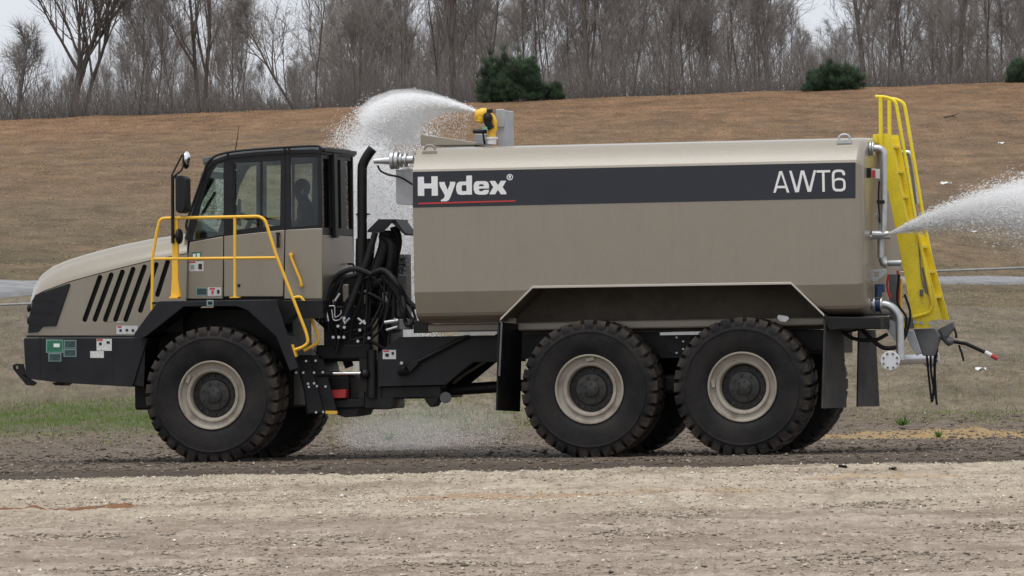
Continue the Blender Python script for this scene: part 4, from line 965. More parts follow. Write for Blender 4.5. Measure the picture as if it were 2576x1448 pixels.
hpt(MB().cyl(P(1702, 868, YG - .02), P(1702, 868, YG), .11, 20), 'bogie_cap', slate)
for k in range(6):
    a = math.pi / 3 * k + .5; c = P(1702, 868, YG - .03) + Vector((.09 * math.cos(a), 0, .09 * math.sin(a)))
    hpt(MB().cyl(c, c + Vector((0, .02, 0)), .012, 8), 'bolt_head', galv)
hpt(MB().box((WX[1] - .2, .62, .72), (WX[2] + .2, .72, .95)), 'walking_beam', blackp, bevel=.05)
# front mud flap of the rear wheels (side frame + panel)
f0 = [P(1257, 810, 0.0), P(1314, 815, .66), P(1309, 1035, .66), P(1251, 1032, 0.0)]
m = MB().slab(f0, (-0.02, 0, 0)); mf = part(m, 'mud_guard', blackp, bevel=0.004)
part(MB().tube([P(1258, 806, -.01), P(1262, 812, -0.01), P(1256, 945, -.01)], 0.012, 8), 'guard_edge', greyst)
part(MB().tube([P(1313, 815, .66), P(1302, 942, .66), P(1297, 952, .66)], 0.012, 8), 'guard_edge', greyst)
part(MB().slab([mir(p) for p in f0], (-0.02, 0, 0)), 'mud_guard', blackp)
# rear mud flaps
nf = [P(2072.6, 803, 0.02), P(2116, 806, .66), P(2121, 900, .67), P(2126, 1025, .68), P(2066, 1027, 0.0), P(2070, 900, 0.01)]
part(MB().slab(nf, (0.018, 0, 0)), 'mud_flap', flapm)
ff = [P(2157.5, 830, 2.25), P(2199, 830, 2.84), P(2209, 1022, 2.86), P(2154, 1023, 2.23)]
part(MB().slab(ff, (0.018, 0, 0)), 'mud_flap', flapm)
part(MB().slab(PS([(2072, 796), (2215, 798), (2215, 828), (2118, 828), (2085, 832), (2072, 806)], 0.05), (0, 2.7, 0)), 'rear_valance', blackp, bevel=0.01)
part(MB().slab(PS([(1955, 795), (1958, 791), (1983, 795), (1986, 803), (1978, 810), (1960, 808), (1955, 802)], .2), (0, .06, 0)), 'marker_lamp', galv, bevel=.006)
pl = [(2118, 833), (2150, 852), (2200, 855), (2233, 840)]
pipe('brake_hose', PS(pl, .5), 0.022, blackr, curve=True)
pipe('brake_hose', PS([(2168, 828), (2195, 855), (2225, 875), (2265, 872)], .55), 0.026, blackr, curve=True)
pipe('brake_hose', PS([(2120, 834), (2135, 834), (2160, 829)], .5), 0.012, blackr, curve=True)

# ---------------------------------------------------------------- rear piping
YP = 0.55
pipe('riser_pipe', fillet(PS([(2165, 374), (2224, 372), (2224, 470), (2222, 585)], YP), .09, 8), 0.040, galv, sides=16)
part(MB().cyl(P(2189, 374, YP), P(2193, 374, YP), .085, 22).cyl(P(2195, 374, YP), P(2199, 374, YP), .085, 22), 'pipe_flange', galv, bevel=.004)
pipe('riser_pipe', PS([(2216, 600), (2216, 648)], YP + .1), 0.042, galv, sides=16)
part(MB().tube([P(2195, 590, YP), P(2210, 590, YP), P(2236, 588, YP)], .045, 16, rad=[.05, .05, .035]), 'rear_spray_head', galv, smooth=50)
part(MB().cyl(P(2190, 596, YP), P(2240, 595, YP), .03, 14).cyl(P(2216, 560, YP), P(2216, 590, YP), .028, 12).box(P(2200, 541, YP), P(2216, 537, YP + .03)).cyl(P(2209, 538, YP), P(2213, 560, YP), .018, 10), 'spray_valve', galv, smooth=50)
pipe('cross_pipe', PS([(2228, 662), (2268, 661)], YP + .3), .035, galv, sides=14)
pipe('cross_pipe', PS([(2219, 648), (2224, 662), (2232, 664)], YP + .15), .05, galv, sides=14)
part(MB().slab(PS([(2186, 678), (2230, 677), (2230, 688), (2200, 710), (2187, 704)], .5), (0, .02, 0), [PS([(2198, 684), (2211, 684), (2210, 696), (2199, 699)], .5)]), 'pipe_bracket', zinc, bevel=.004)
pipe('control_cable', PS([(2212, 455), (2210, 500), (2213, 560)], YP - .05), .010, blackr, curve=True, sides=8)
part(MB().box(P(2205, 512, YP - .1), P(2226, 503, YP - .05)), 'junction_block', blackp, bevel=.005)
part(bx(2181, 422, 2190, 447, .30, .36), 'tail_lamp', blackp)
part(MB().slab(PS([(2193, 423), (2213, 425), (2213, 449), (2194, 447)], .40), (0, .01, 0)), 'warning_label', stickw)
part(MB().slab(PS([(2194, 428), (2202, 428), (2202, 447), (2194, 446)], .395), (0, .003, 0)), 'warning_print', red)
# lower valve, elbow and drop pipe to the spray bar
part(MB().cyl(P(2198, 767, YP), P(2203, 767, YP), .095, 20).cyl(P(2216, 767, YP), P(2221, 767, YP), .095, 20), 'pipe_flange', galv, bevel=.004)
part(MB().cyl(P(2203, 767, YP), P(2216, 767, YP), .08, 18).cyl(P(2209, 748, YP), P(2211, 722, YP), .045, 14).box(P(2200, 735, YP), P(2226, 714, YP + .12)), 'butterfly_valve', bluep, bevel=.006)
pipe('drop_pipe', fillet(PS([(2165, 767, ), (2236, 765), (2262, 790), (2266, 905)], YP), .10, 8), .048, galv, sides=18)
ysb0, ysb1 = 0.05, 3.3
sbx = P(2240, 907, ysb0)
part(MB().cyl(sbx, Vector((sbx.x, ysb1, sbx.z)), .058, 18), 'spray_bar', galv, smooth=50)
for yy in (ysb0, ysb1):
    part(MB().cyl(Vector((sbx.x, yy - .012, sbx.z)), Vector((sbx.x, yy + .012, sbx.z)), .112, 28), 'spray_bar_flange', flangem, bevel=.004)
    for k in range(8):
        a = math.pi / 4 * k + .4; c = Vector((sbx.x + .085 * math.cos(a), yy - .024, sbx.z + .085 * math.sin(a)))
        part(MB().cyl(c, c + Vector((0, .012, 0)), .013, 8), 'flange_bolt', greyst)
part(MB().slab(PS([(2231, 800), (2262, 815), (2262, 872), (2222, 815)], .75), (0, .02, 0)), 'rear_stay', zinc)
part(bx(2238, 690, 2256, 800, 1.0, 1.1), 'rear_channel', greyst)
for pts, mt, Y in (([(2262, 690), (2258, 760), (2280, 800), (2272, 850)], blackr, .9), ([(2276, 740), (2290, 790), (2280, 840), (2270, 858)], blackr, .8), ([(2268, 700), (2266, 760), (2274, 830)], railY, 1.0), ([(2258, 680), (2262, 720), (2258, 770)], red, 1.1), ([(2236, 690), (2232, 720), (2240, 750)], red, .9)):
    pipe('rear_hose', PS(pts, Y), .014, mt, curve=True, sides=8)
part(MB().slab(PS([(2296, 828), (2352, 826), (2362, 845), (2345, 895), (2322, 895), (2300, 858)], 1.15), (0, .3, 0)), 'rear_gusset', greyst, bevel=.01)
part(MB().slab(PS([(2276, 832), (2298, 830), (2318, 888), (2306, 895), (2290, 868)], 1.0), (0, .04, 0)), 'ladder_mount', zinc, bevel=.006)
part(MB().ball(P(2388, 858, 1.4), (.06, .07, .055)).cyl(P(2368, 842, 1.4), P(2392, 866, 1.4), .04, 12).slab(PS([(2360, 828), (2398, 808), (2400, 826), (2384, 846), (2372, 850)], 1.35), (0, .1, 0)), 'hose_reel_head', greyst, bevel=.01)
pipe('spray_wand', PS([(2392, 858), (2430, 864), (2480, 887)], 1.4), .022, blackr)
pipe('wand_sleeve', PS([(2478, 886), (2494, 894)], 1.4), .026, white)
pipe('wand_tip', PS([(2492, 893), (2510, 903)], 1.4), .024, red)
for pts in ([(2330, 880), (2338, 960), (2344, 1012)], [(2341, 880), (2343, 940), (2358, 1018)], [(2352, 880), (2350, 950), (2346, 1010)], [(2358, 875), (2352, 930), (2356, 1015)], [(2412, 868), (2420, 890), (2424, 908)], [(2395, 815), (2404, 835), (2406, 850)]):
    pipe('hanging_hose', PS(pts, 1.4), .013, blackr, curve=True, sides=8)

# ---------------------------------------------------------------- rear ladder
ld = empty('rear_ladder', P(2300, 825, 1.4), T)
def lpt(mb, name, mat, **kw): return mb.build(name, mat, ld, **kw)
Y1, Y2 = 1.10, 1.72
n_str = [(2207, 336), (2240, 336), (2280, 546), (2312, 600), (2328, 648), (2369, 804), (2340, 806), (2340, 824), (2301, 826)]
def redge(y):
    e = [(2240, 336), (2280, 546), (2312, 600), (2328, 648), (2369, 804)]
    return float(np.interp(y, [p[1] for p in e], [p[0] for p in e]))
lpt(MB().slab(PS(n_str, Y1), (0, .02, 0)), 'stringer', ladY)
dx = 0.0
f_str = [P(x, y, Y1) + Vector((dx, Y2 - Y1, 0)) for x, y in [(2207, 336), (2240, 336), (2280, 546), (2312, 600), (2328, 648), (2369, 804), (2325, 806)]]
lpt(MB().slab(f_str, (0, .02, 0)), 'stringer', ladY)
for k in range(7):
    t = (k + .3) / 7.2
    a = P(2212 + (2318 - 2212) * t, 345 + (800 - 345) * t, Y1 + .02); b = P(redge(345 + 455 * t) - 3, 345 + (800 - 345) * t, Y1 + .02)
    lpt(MB().slab([a, b, b + Vector((0, Y2 - Y1 - .02, 0)), a + Vector((0, Y2 - Y1 - .02, 0))], (0, 0, -.03)), 'tread', ladY, bevel=.003)
    t2 = min(t + 1 / 7.2, 1)
    c = P(2212 + (2318 - 2212) * t2, 345 + (800 - 345) * t2, Y1 + .02)
    if k < 0: lpt(MB().slab([a, c, c + Vector((0, Y2 - Y1 - .02, 0)), a + Vector((0, Y2 - Y1 - .02, 0))], (.008, 0, 0)), 'riser_plate', ladY)
bs = [P(2230, 345, Y1 + .03), P(2268, 546, Y1 + .03), P(2318, 740, Y1 + .03)]
for a, b in zip(bs[:-1], bs[1:]):
    w_ = Vector((0, Y2 - Y1 - .04, 0)); lpt(MB().slab([a, b, b + w_, a + w_], (-.012, 0, 0)), 'back_sheet', ladY)
for Y in (Y1 - .02, Y2 + .04):
    o = Y - (Y1 - .02); q = lambda pts: [P(x, y, Y1) + Vector((0, o - .02, 0)) for x, y in pts]
    lpt(MB().tube(fillet(q([(2203, 243), (2232, 244), (2254, 255), (2262, 300), (2305, 560), (2346, 765), (2340, 786), (2298, 798)]), .09, 6), .021, 10), 'ladder_rail', ladY, smooth=50)
    lpt(MB().tube(q([(2216, 245), (2217, 380)]), .024, 10), 'rail_upright', ladY, smooth=50)
lpt(MB().box(P(2196, 362, Y1 + .02), P(2212, 338, Y1 + .06)), 'ladder_cleat', ladY, bevel=.005)
lpt(MB().slab(PS([(2318, 672), (2330, 674), (2343, 735), (2336, 743), (2326, 735)], Y1 - .004), (0, .006, 0)), 'stringer_slot', greyst)
lpt(MB().tube(PS([(2310, 600), (2318, 700), (2324, 725)], Y1 - .012), .007, 6).cyl(P(2318, 728, Y1 - .02), P(2318, 745, Y1 - .02), .02, 10), 'latch', greyst)
for x, y in ((2302, 810), (2318, 812), (2340, 812), (2362, 806)):
    lpt(MB().cyl(P(x, y, Y1 - .02), P(x, y, Y1 + .0), .022, 10), 'ladder_bolt', zinc)
pipe('far_riser_pipe', fillet(PS([(2270, 384), (2290, 384), (2300, 440), (2308, 512)], 2.2), .08, 6), .035, galv, sides=14)

# ---------------------------------------------------------------- driver (one skinned body)
def person():
    c = lambda x, y, dy=0.0: P(x, y, 1.36 + dy)
    J = [(c(786, 604), .15), (c(778, 560), .155), (c(770, 525), .17), (c(764, 507), .075), (c(760, 496), .07),   # pelvis..neck
         (c(757, 480), .098), (c(755, 468), .105), (c(754, 459), .09)]                                             # head
    E = [(0, 1), (1, 2), (2, 3), (3, 4), (4, 5), (5, 6), (6, 7)]
    J.append((c(741, 480), .018)); E.append((5, 8))                                                                # nose
    for s in (-1, 1):
        b = len(J)
        J += [(c(771, 527, .17 * s), .085), (c(752, 566, .22 * s), .062), (c(700, 562, .20 * s), .046), (c(664, 552, .17 * s), .035), (c(648, 548, .16 * s), .03)]
        E += [(2, b), (b, b + 1), (b + 1, b + 2), (b + 2, b + 3), (b + 3, b + 4)]
        b = len(J)
        J += [(c(776, 606, .10 * s), .11), (c(690, 606, .13 * s), .085), (c(676, 676, .13 * s), .06), (c(655, 690, .13 * s), .045)]
        E += [(0, b), (b, b + 1), (b + 1, b + 2), (b + 2, b + 3)]
    base = J[0][0].copy()
    me = bpy.data.meshes.new('person'); me.from_pydata([tuple(p - base) for p, _ in J], E, [])
    o = bpy.data.objects.new('person', me); COL.objects.link(o); o.location = base; WM[o.name] = Matrix.Translation(base)
    sk = o.modifiers.new('body', 'SKIN'); sk.use_smooth_shade = True
    for v, (p, r_) in zip(me.skin_vertices[0].data, J): v.radius = (r_, r_)
    me.skin_vertices[0].data[0].use_root = True
    ss = o.modifiers.new('soft', 'SUBSURF'); ss.levels = 2; ss.render_levels = 2
    me.materials.append(cloth)
    head = MB().ball(c(757, 478), (.098, .082, .125), 18, 12).ball(c(745, 481), (.022, .014, .02)).ball(c(762, 480, -.083), (.015, .012, .03)).ball(c(762, 480, .083), (.015, .012, .03)).ball(c(749, 494), (.02, .03, .014))
    attach_o = head.build('face', skin); attach(attach_o, o)
    hr = MB().ball(c(760, 471), (.103, .088, .105), 18, 12).build('hair', hairm); attach(hr, o)
    tag(o, 'driver in dark clothing seated in the cab behind the side window', 'person')
person()

# ================================================================== loose gravel, clods, grass
rs = np.random.RandomState(5)
def tag_rot(o): o.rotation_euler.z = A; return o
OCT = np.array([(1, 0, 0), (-1, 0, 0), (0, 1, 0), (0, -1, 0), (0, 0, 1), (0, 0, -0.6)], float)
OCTF = np.array([(0, 2, 4), (2, 1, 4), (1, 3, 4), (3, 0, 4), (2, 0, 5), (1, 2, 5), (3, 1, 5), (0, 3, 5)])
def stones(name, x, y, rad, cols, mat, flat=0.65):
    n = len(x); z = zground(x, y)
    J = OCT[None] * (1 + rs.uniform(-.35, .35, (n, 6, 1))) + rs.uniform(-.18, .18, (n, 6, 3))
    J *= np.stack([rad * rs.uniform(.8, 1.5, n), rad * rs.uniform(.8, 1.4, n), rad * flat * rs.uniform(.7, 1.3, n)], -1)[:, None]
    an = rs.uniform(0, 6.28, n); c, s = np.cos(an)[:, None], np.sin(an)[:, None]
    X = J[..., 0] * c - J[..., 1] * s; Yy = J[..., 0] * s + J[..., 1] * c
    V = np.stack([X + x[:, None], Yy + y[:, None], J[..., 2] + (z + rad * .2)[:, None]], -1).reshape(-1, 3)
    F = (OCTF[None] + (np.arange(n) * 6)[:, None, None]).reshape(-1, 3)
    return tag_rot(link(name, npmesh(name, V, F, mat, np.repeat(cols, 6, 0))))
def scatter(n, y0, y1, margin=.7):
    y = rs.uniform(y0, y1, n); x = rs.uniform(-1, 1, n) * ((y + 75) * 0.0797 + margin); return x, y
stone_m = attr_mat('stone_surface', 0.9)
x, y = scatter(130000, -38.5, -7.0)
band_n = fbm(x * 0.10, y * 0.55, 31, 3); bed = fbm(x * 0.5, y * 0.5, 41, 3)
keep = rs.rand(len(x)) < np.clip((bed - .28) * 2.2, .15, 1) * np.where((y > -23) & (y < -7.5), 1.0, .62)
x, y, band_n = x[keep], y[keep], band_n[keep]
rad = np.clip(np.exp(rs.normal(math.log(.0065), .45, len(x))), .003, .024)
shade = rs.uniform(.5, 1.35, len(x))[:, None]
cream = np.clip((y + 25) / 4, 0, 1) * np.clip((.62 - band_n) * 6, 0, 1)
base = np.array([.40, .318, .25]) * (1 - cream[:, None]) + np.array([.62, .54, .42]) * cream[:, None]
grey = rs.rand(len(x)) < .07
base[grey] = (.22, .19, .165)
lightm = rs.rand(len(x)) < .05
base[lightm] = (.78, .74, .66)
gravel = tag(stones('gravel', x, y, rad, np.clip(base * shade, 0, .85), stone_m), 'loose crushed limestone gravel spread over the foreground', 'gravel', kind='stuff')
# darker clods along the wheel tracks and soil behind
x, y = scatter(20000, -7.2, 26)
rad = np.clip(np.exp(rs.normal(math.log(.012), .5, len(x))), .004, .045)
sh = rs.uniform(.5, 1.3, len(x))[:, None]; b = np.array([.15, .118, .09]) * sh
lt = rs.rand(len(x)) < .18; b[lt] = np.array([.30, .26, .21]) * sh[lt]
tag(stones('dirt_clods', x, y, rad, b, stone_m), 'loose dirt clods and stones in the wheel tracks', 'dirt', kind='stuff')
# heaps of dark rubble in the foreground gravel
px_heaps = [(-1.6, -28.5, .75, .5), (-3.2, -26.8, .8, .35), (.9, -28.8, .5, .25), (3.6, -28, .7, .5), (2.2, -34.2, .8, .4), (-.4, -33.8, .7, .3), (2.9, -22.3, .5, .4), (-2.3, -33.5, .6, .4), (4.4, -24, .5, .5), (1.2, -24.0, .5, .5)]
hx_, hy_, hr_ = [], [], []
for cx, cy, sx2, sy2 in px_heaps:
    k = 260; hx_.append(rs.normal(cx, sx2 * .5, k)); hy_.append(rs.normal(cy, sy2, k)); hr_.append(rs.uniform(.006, .024, k))
hx_, hy_, hr_ = map(np.concatenate, (hx_, hy_, hr_))
tag(stones('rubble', hx_, hy_, hr_, np.array([.30, .25, .20]) * rs.uniform(.5, 1.6, len(hx_))[:, None], stone_m), 'grey rubble scraped into low heaps on the gravel', 'rubble', kind='stuff')

def blades(name, x, y, h, w, cols, mat, lean=.5, label=None, dz=0.0):
    n = len(x); z = zground(x, y) + dz; an = rs.uniform(0, 6.28, n); la = rs.uniform(0, 6.28, n); ll = h * rs.uniform(0, lean, n)
    a = np.stack([x - np.cos(an) * w, y - np.sin(an) * w, z - .01], -1); b = np.stack([x + np.cos(an) * w, y + np.sin(an) * w, z - .01], -1)
    c = np.stack([x + np.cos(la) * ll, y + np.sin(la) * ll, z + h], -1)
    V = np.stack([a, b, c], 1).reshape(-1, 3); F = np.arange(3 * n).reshape(-1, 3)
    return tag_rot(link(name, npmesh(name, V, F, mat, np.repeat(cols, 3, 0))))
grass_m = attr_mat('grass_blades', 0.9, 1.0, 0.1)
def dry(n, c0, c1): f = rs.rand(n, 1); return (np.array(c0) * (1 - f) + np.array(c1) * f) * rs.uniform(.65, 1.3, (n, 1))
# field between the truck and the road: thin dry turf with green patches
x, y = scatter(210000, 9, 80, 4.0)
den = fbm(x * .25, y * .12, 51, 4); k = (rs.rand(len(x)) < np.clip((den - .25) * 2.4, .1, 1) * np.clip((y - 8) / 16, .12, 1)); x, y, den = x[k], y[k], den[k]
col = dry(len(x), (.13, .102, .068), (.235, .195, .138))
g1 = np.exp(-((y - 33 - x * .1) / 8) ** 2) * np.clip((-3.0 - x) / 3, 0, 1)                    # the green verge ahead of the truck
g2 = np.exp(-(((x - .2) / 2.3) ** 2 + ((y - 30) / 9) ** 2))                                     # seen under the frame
g3 = np.exp(-(((x - 7.2) / 1.0) ** 2 + ((y - 26) / 4) ** 2)) * .8
gm = np.clip(np.maximum(np.maximum(g1, g2), g3) * 1.6 * (fbm(x * .6, y * .2, 61, 3) + .35) , 0, 1)
isg = rs.rand(len(x)) < gm * .95 + .04
col[isg] = dry(isg.sum(), (.055, .085, .022), (.115, .145, .045))
h = rs.uniform(.012, .055, len(x)) * (1 + .6 * isg) * np.where(rs.rand(len(x)) < .06, 1.8, 1.0)
tag(blades('field_grass', x, y, h, rs.uniform(.005, .013, len(x)), col, grass_m, 1.6), 'thin dry field grass with green patches behind the truck', 'grass', kind='stuff')
# hillside turf, dormant
x, y = scatter(110000, 70, 213, 8.0)
den = fbm(x * .12, y * .05, 71, 4); red_ = np.clip((y - 110 + (fbm(x * .05, y * .02, 81, 3) - .5) * 140) / 80, 0, 1)[:, None]
col = dry(len(x), (.15, .125, .076), (.21, .176, .112)) * (1 - red_) + dry(len(x), (.21, .126, .07), (.295, .186, .106)) * red_
dk = rs.rand(len(x)) < .03 * np.clip(fbm(x * .3, y * .1, 91, 3) * 2 - .5, 0, 1.4); col[dk] *= .5
h = rs.uniform(.012, .038, len(x)) * (.5 + 1.0 * den)
tag(blades('hillside_grass', x, y, h, rs.uniform(.025, .06, len(x)), col, grass_m, 1.0, dz=.05), 'dormant brown turf covering the hillside', 'grass', kind='stuff')
# weeds at the edge of the tracks
def weed(x, y, n, s, name='weed', label=''):
    an = rs.uniform(0, 6.28, n); rr2 = s * rs.uniform(.1, 1, n); zz = s * rs.uniform(.3, .9, n)
    o3 = np.zeros((n, 3)); wv = s * .06
    a = np.stack([np.cos(an + 1.57) * wv, np.sin(an + 1.57) * wv, o3[:, 0] - .02], -1); b = -a; b[:, 2] = -.02
    c = np.stack([np.cos(an) * rr2, np.sin(an) * rr2, zz], -1); m_ = c * .55 + np.array([0, 0, s * .12])
    V = np.stack([a, b, m_ + a * 1.5, m_ + b * 1.5, c], 1).reshape(-1, 3)
    F = np.concatenate([np.array([(0, 1, 3), (0, 3, 2), (2, 3, 4)]) + 5 * i for i in range(n)])
    me = npmesh(name, V, F, grass_m, np.repeat(dry(n, (.045, .085, .02), (.10, .13, .045)), 5, 0))
    o = link(name, me); o.location = LW(x, y); tag(o, label, 'weed', 'weeds by the wheel tracks'); return o
weed(5.55, 17.0, 50, .20, label='green weed tuft behind the rear wheels, beside the far mud flap')
weed(6.75, 9.0, 45, .17, label='grey green weed growing on the yellow sand strip')
weed(5.55, 9.4, 30, .12, label='small low weed on the yellow sand close to the rear tyre')
weed(8.1, 24.0, 40, .24, label='weed tuft in the dry field below the hanging hoses')
weed(-1.72, 13.5, 40, .16, label='weed tuft in the mist behind the front wheel')
weed(-6.0, 37.5, 40, .28, label='bright green weed clump below the front bumper')

# ================================================================== litter and clods lying about
def litter(x, y, s, label, mat=paper, name='litter', cat='litter', dz=0.03):
    m = MB(); q = random.Random(int(x * 100 + y)); g = 5
    vs = [Vector(((i / (g - 1) - .5) * s * 2, (j / (g - 1) - .5) * s * 1.2, q.uniform(0, s * .75))) for j in range(g) for i in range(g)]
    m.add(vs, [(j * g + i, j * g + i + 1, (j + 1) * g + i + 1, (j + 1) * g + i) for j in range(g - 1) for i in range(g - 1)])
    m.add([v * .98 - Vector((0, 0, .01)) for v in vs], [(j * g + i, (j + 1) * g + i, (j + 1) * g + i + 1, j * g + i + 1) for j in range(g - 1) for i in range(g - 1)])
    o = m.build(name, mat, smooth=0); o.location = LW(x, y, dz); tag(o, label, cat); return o
def ground_at(px, py, lo=40, hi=290):            # where the sight line through a picture point meets the ground
    d = rt * ((px - 1288) / FPX) + up * ((724.2 - py) / FPX) + fw; best = None
    for s in np.arange(lo, hi, .25):
        p = CAM + d * s; x = p.x * math.cos(A) + p.y * math.sin(A); y = -p.x * math.sin(A) + p.y * math.cos(A)
        if p.z <= float(zground(x, y, False)): return x, y
    return x, y
for px, py, s, lab in ((2380, 469, .17, 'white scrap of litter on the hillside right of the ladder'), (2451, 590, .10, 'small white scrap on the slope below the rear spray'),
                       (2468, 941, .10, 'crumpled white paper in the dry field below the spray wand'), (2520, 366, .12, 'pale scrap high on the hillside near the right edge')):
    litter(*ground_at(px, py), s, lab)
for px, py, s, lab in ((2120, 1182, .045, 'dark clod with an upright stub on the pale gravel'), (2246, 1184, .04, 'flat dark clod on the pale gravel, second from the rear tyre')):
    litter(*ground_at(px, py), s, lab, blackr, 'clod', 'clod', 0.0)

# ================================================================== chain-link fence behind the field
fl = [ground_at(-200, 994 + 30), ground_at(2800, 945 - 30)]
fa = (-12.5, 43.0); fb = (12.5, 43.0)
fence = empty('chain_link_fence', LW(0, 43)); tag(fence, 'low grey chain link fence with a top rail behind the truck', 'fence')
def fz(x): return float(zbase(np.array(x), np.array(43.0)))
FZ = lambda x, h: Vector((x * math.cos(A) - 43 * math.sin(A), x * math.sin(A) + 43 * math.cos(A), fz(x) + h))
HF = 1.82
MB().tube([FZ(x, HF) for x in np.linspace(-13, 13, 14)], .021, 8).build('top_rail', galvd, fence)
for x in np.linspace(-12.9, 12.9, 9):
    if abs(x + 9.675) < .5 or abs(x - 9.675) < .5: continue          # the open bays show no post
    MB().cyl(FZ(x, -.1), FZ(x, HF + .05), .03, 8).build('fence_post', galvd, fence)
m = MB(); stp = .12; hgt = HF - .06
for i in range(int(26 / stp) + 16):
    for s in (1, -1):
        x0 = -13 + i * stp - (hgt if s > 0 else 0); x1 = x0 + hgt * 1.0
        if x0 < -13 or x1 > 13: continue
        a = FZ(x0, .04 if s > 0 else hgt); b = FZ(x1, hgt if s > 0 else .04)
        e = Vector((0, 0, .0016)); m.add([a - e, b - e, b + e, a + e], [(0, 1, 2, 3)])
tag(m.build('wire_mesh', galvd, fence, smooth=0), kind='stuff')

# ================================================================== trees
def tree_data(seed, H, r, nb=13, spread=.55, up_=.55, fork=.25, n2=8, n3=5, n4=4, lean=0.0, twig=.0088, blen=1.0):
    q = random.Random(seed); seg = []; tw = []
    def ax(d):
        a = Vector((q.gauss(0, 1), q.gauss(0, 1), q.gauss(0, 1))); return (a - d * a.dot(d)).normalized()
    def branch(p, d, L, r0_, lev, out):
        n = (9, 6, 4, 3)[min(lev, 3)]; pts = [p.copy()]; ds = [d.copy()]
        for i in range(n):
            d = (d + ax(d) * q.uniform(.03, (.10, .20, .26, .3)[min(lev, 3)]) + Vector((0, 0, .05 * up_))).normalized()
            p = p + d * (L / n); pts.append(p.copy()); ds.append(d.copy())
        rads = [max(r0_ * (1 - .86 * i / n) ** .9, .006) for i in range(n + 1)]
        for i in range(n): out.append((pts[i], pts[i + 1], rads[i], rads[i + 1]))
        return pts, ds, rads
    trunk = []; t_p, t_d, t_r = branch(Vector((0, 0, -.4)), Vector((lean, q.uniform(-.05, .05), 1)).normalized(), H, r, 0, trunk)
    def at(pts, t):
        f = t * (len(pts) - 1); i = min(int(f), len(pts) - 2); return pts[i].lerp(pts[i + 1], f - i), i
    for b in range(nb):
        t = fork + (1 - fork) * (b + q.random()) / nb; p, i = at(t_p, t); d = (t_d[i] + ax(t_d[i]) * q.uniform(spread * .6, spread * 1.3) + Vector((0, 0, up_ * .3))).normalized()
        L = H * (.52 * (1 - t) + .16) * q.uniform(.8, 1.2) * blen
        bp, bd, br = branch(p, d, L, t_r[i] * q.uniform(.5, .75), 1, seg)
        for c in range(n2):
            t2 = .2 + .8 * (c + q.random()) / n2; p2, j = at(bp, t2); d2 = (bd[j] + ax(bd[j]) * q.uniform(.4, .9) + Vector((0, 0, up_ * .35))).normalized()
            L2 = L * (.45 * (1 - t2) + .22) * q.uniform(.7, 1.2)
            cp, cd, cr = branch(p2, d2, L2, max(br[j] * .55, .015), 2, seg)
            for e in range(n3):
                t3 = .15 + .85 * (e + q.random()) / n3; p3, k = at(cp, t3); d3 = (cd[k] + ax(cd[k]) * q.uniform(.5, 1.0) + Vector((0, 0, up_ * .3))).normalized()
                L3 = max(.22, L2 * .5 * q.uniform(.6, 1.2)); e3 = p3 + d3 * L3
                tw.append((p3, e3, twig * 1.15))
                for g in range(n4):
                    t4 = q.uniform(.2, 1); p4 = p3.lerp(e3, t4); d4 = (d3 + ax(d3) * q.uniform(.4, 1.0) + Vector((0, 0, .15))).normalized()
                    tw.append((p4, p4 + d4 * q.uniform(.3, .9), twig * .85))
    return trunk, seg, tw
def prisms(segs, sides):
    p0 = np.array([s[0][:] for s in segs]); p1 = np.array([s[1][:] for s in segs]); ra = np.array([s[2] for s in segs]); rb = np.array([s[3] for s in segs])
    d = p1 - p0; d /= np.linalg.norm(d, axis=1, keepdims=True) + 1e-9
    a = np.where(np.abs(d[:, 2:3]) < .9, np.array([[0, 0, 1.]]), np.array([[1., 0, 0]])); u = np.cross(d, a); u /= np.linalg.norm(u, axis=1, keepdims=True); w = np.cross(d, u)
    an = np.arange(sides) * 2 * np.pi / sides; ring = u[:, None] * np.cos(an)[None, :, None] + w[:, None] * np.sin(an)[None, :, None]
    V = np.concatenate([p0[:, None] + ring * ra[:, None, None], p1[:, None] + ring * rb[:, None, None]], 1)
    n = len(segs); F = []
    for k in range(sides):
        k2 = (k + 1) % sides; F.append(np.stack([np.full(n, k), np.full(n, k2), np.full(n, sides + k2), np.full(n, sides + k)], -1))
    F = np.stack(F, 1) + (np.arange(n) * 2 * sides)[:, None, None]
    return V.reshape(-1, 3), F.reshape(-1, 4)
def spikes(tw):
    p0 = np.array([s[0][:] for s in tw]); p1 = np.array([s[1][:] for s in tw]); r_ = np.array([s[2] for s in tw])
    d = p1 - p0; d /= np.linalg.norm(d, axis=1, keepdims=True) + 1e-9
    u = np.cross(d, np.array([[.31, .9, .3]])); u /= np.linalg.norm(u, axis=1, keepdims=True) + 1e-9; w = np.cross(d, u)
    V = np.stack([p0 + u * r_[:, None], p0 - (u * .5 - w * .87) * r_[:, None], p0 - (u * .5 + w * .87) * r_[:, None], p1], 1).reshape(-1, 3)
    n = len(tw); b = (np.arange(n) * 4)[:, None, None]
    return V, (np.array([(0, 1, 3), (1, 2, 3), (2, 0, 3)])[None] + b).reshape(-1, 3)
def bark(name, c0, c1):
    t = NT(name); v = t.coord(); n1 = t.noise(v, 1.2, 4); n2 = t.noise(v, 14, 3)
    oi = t.node('ShaderNodeObjectInfo')
    col = t.mix(t.mapr(n1, .35, .65), c0, c1); col = t.mix(t.mapr(n2, .5, .7, 0, .5), col, tuple(q * .6 for q in c0))
    col = t.mix(t.math('MULTIPLY', oi.outputs['Random'], .5), col, tuple(q * 1.45 for q in c1))
    t.principled(col, .9, 0, t.bump(n2, .4, .02), Specular_IOR_Level=.2); return t.m
bark_d = bark('bark_dark', (.075, .063, .054), (.125, .107, .094)); bark_l = bark('bark_grey', (.14, .125, .112), (.22, .20, .185))
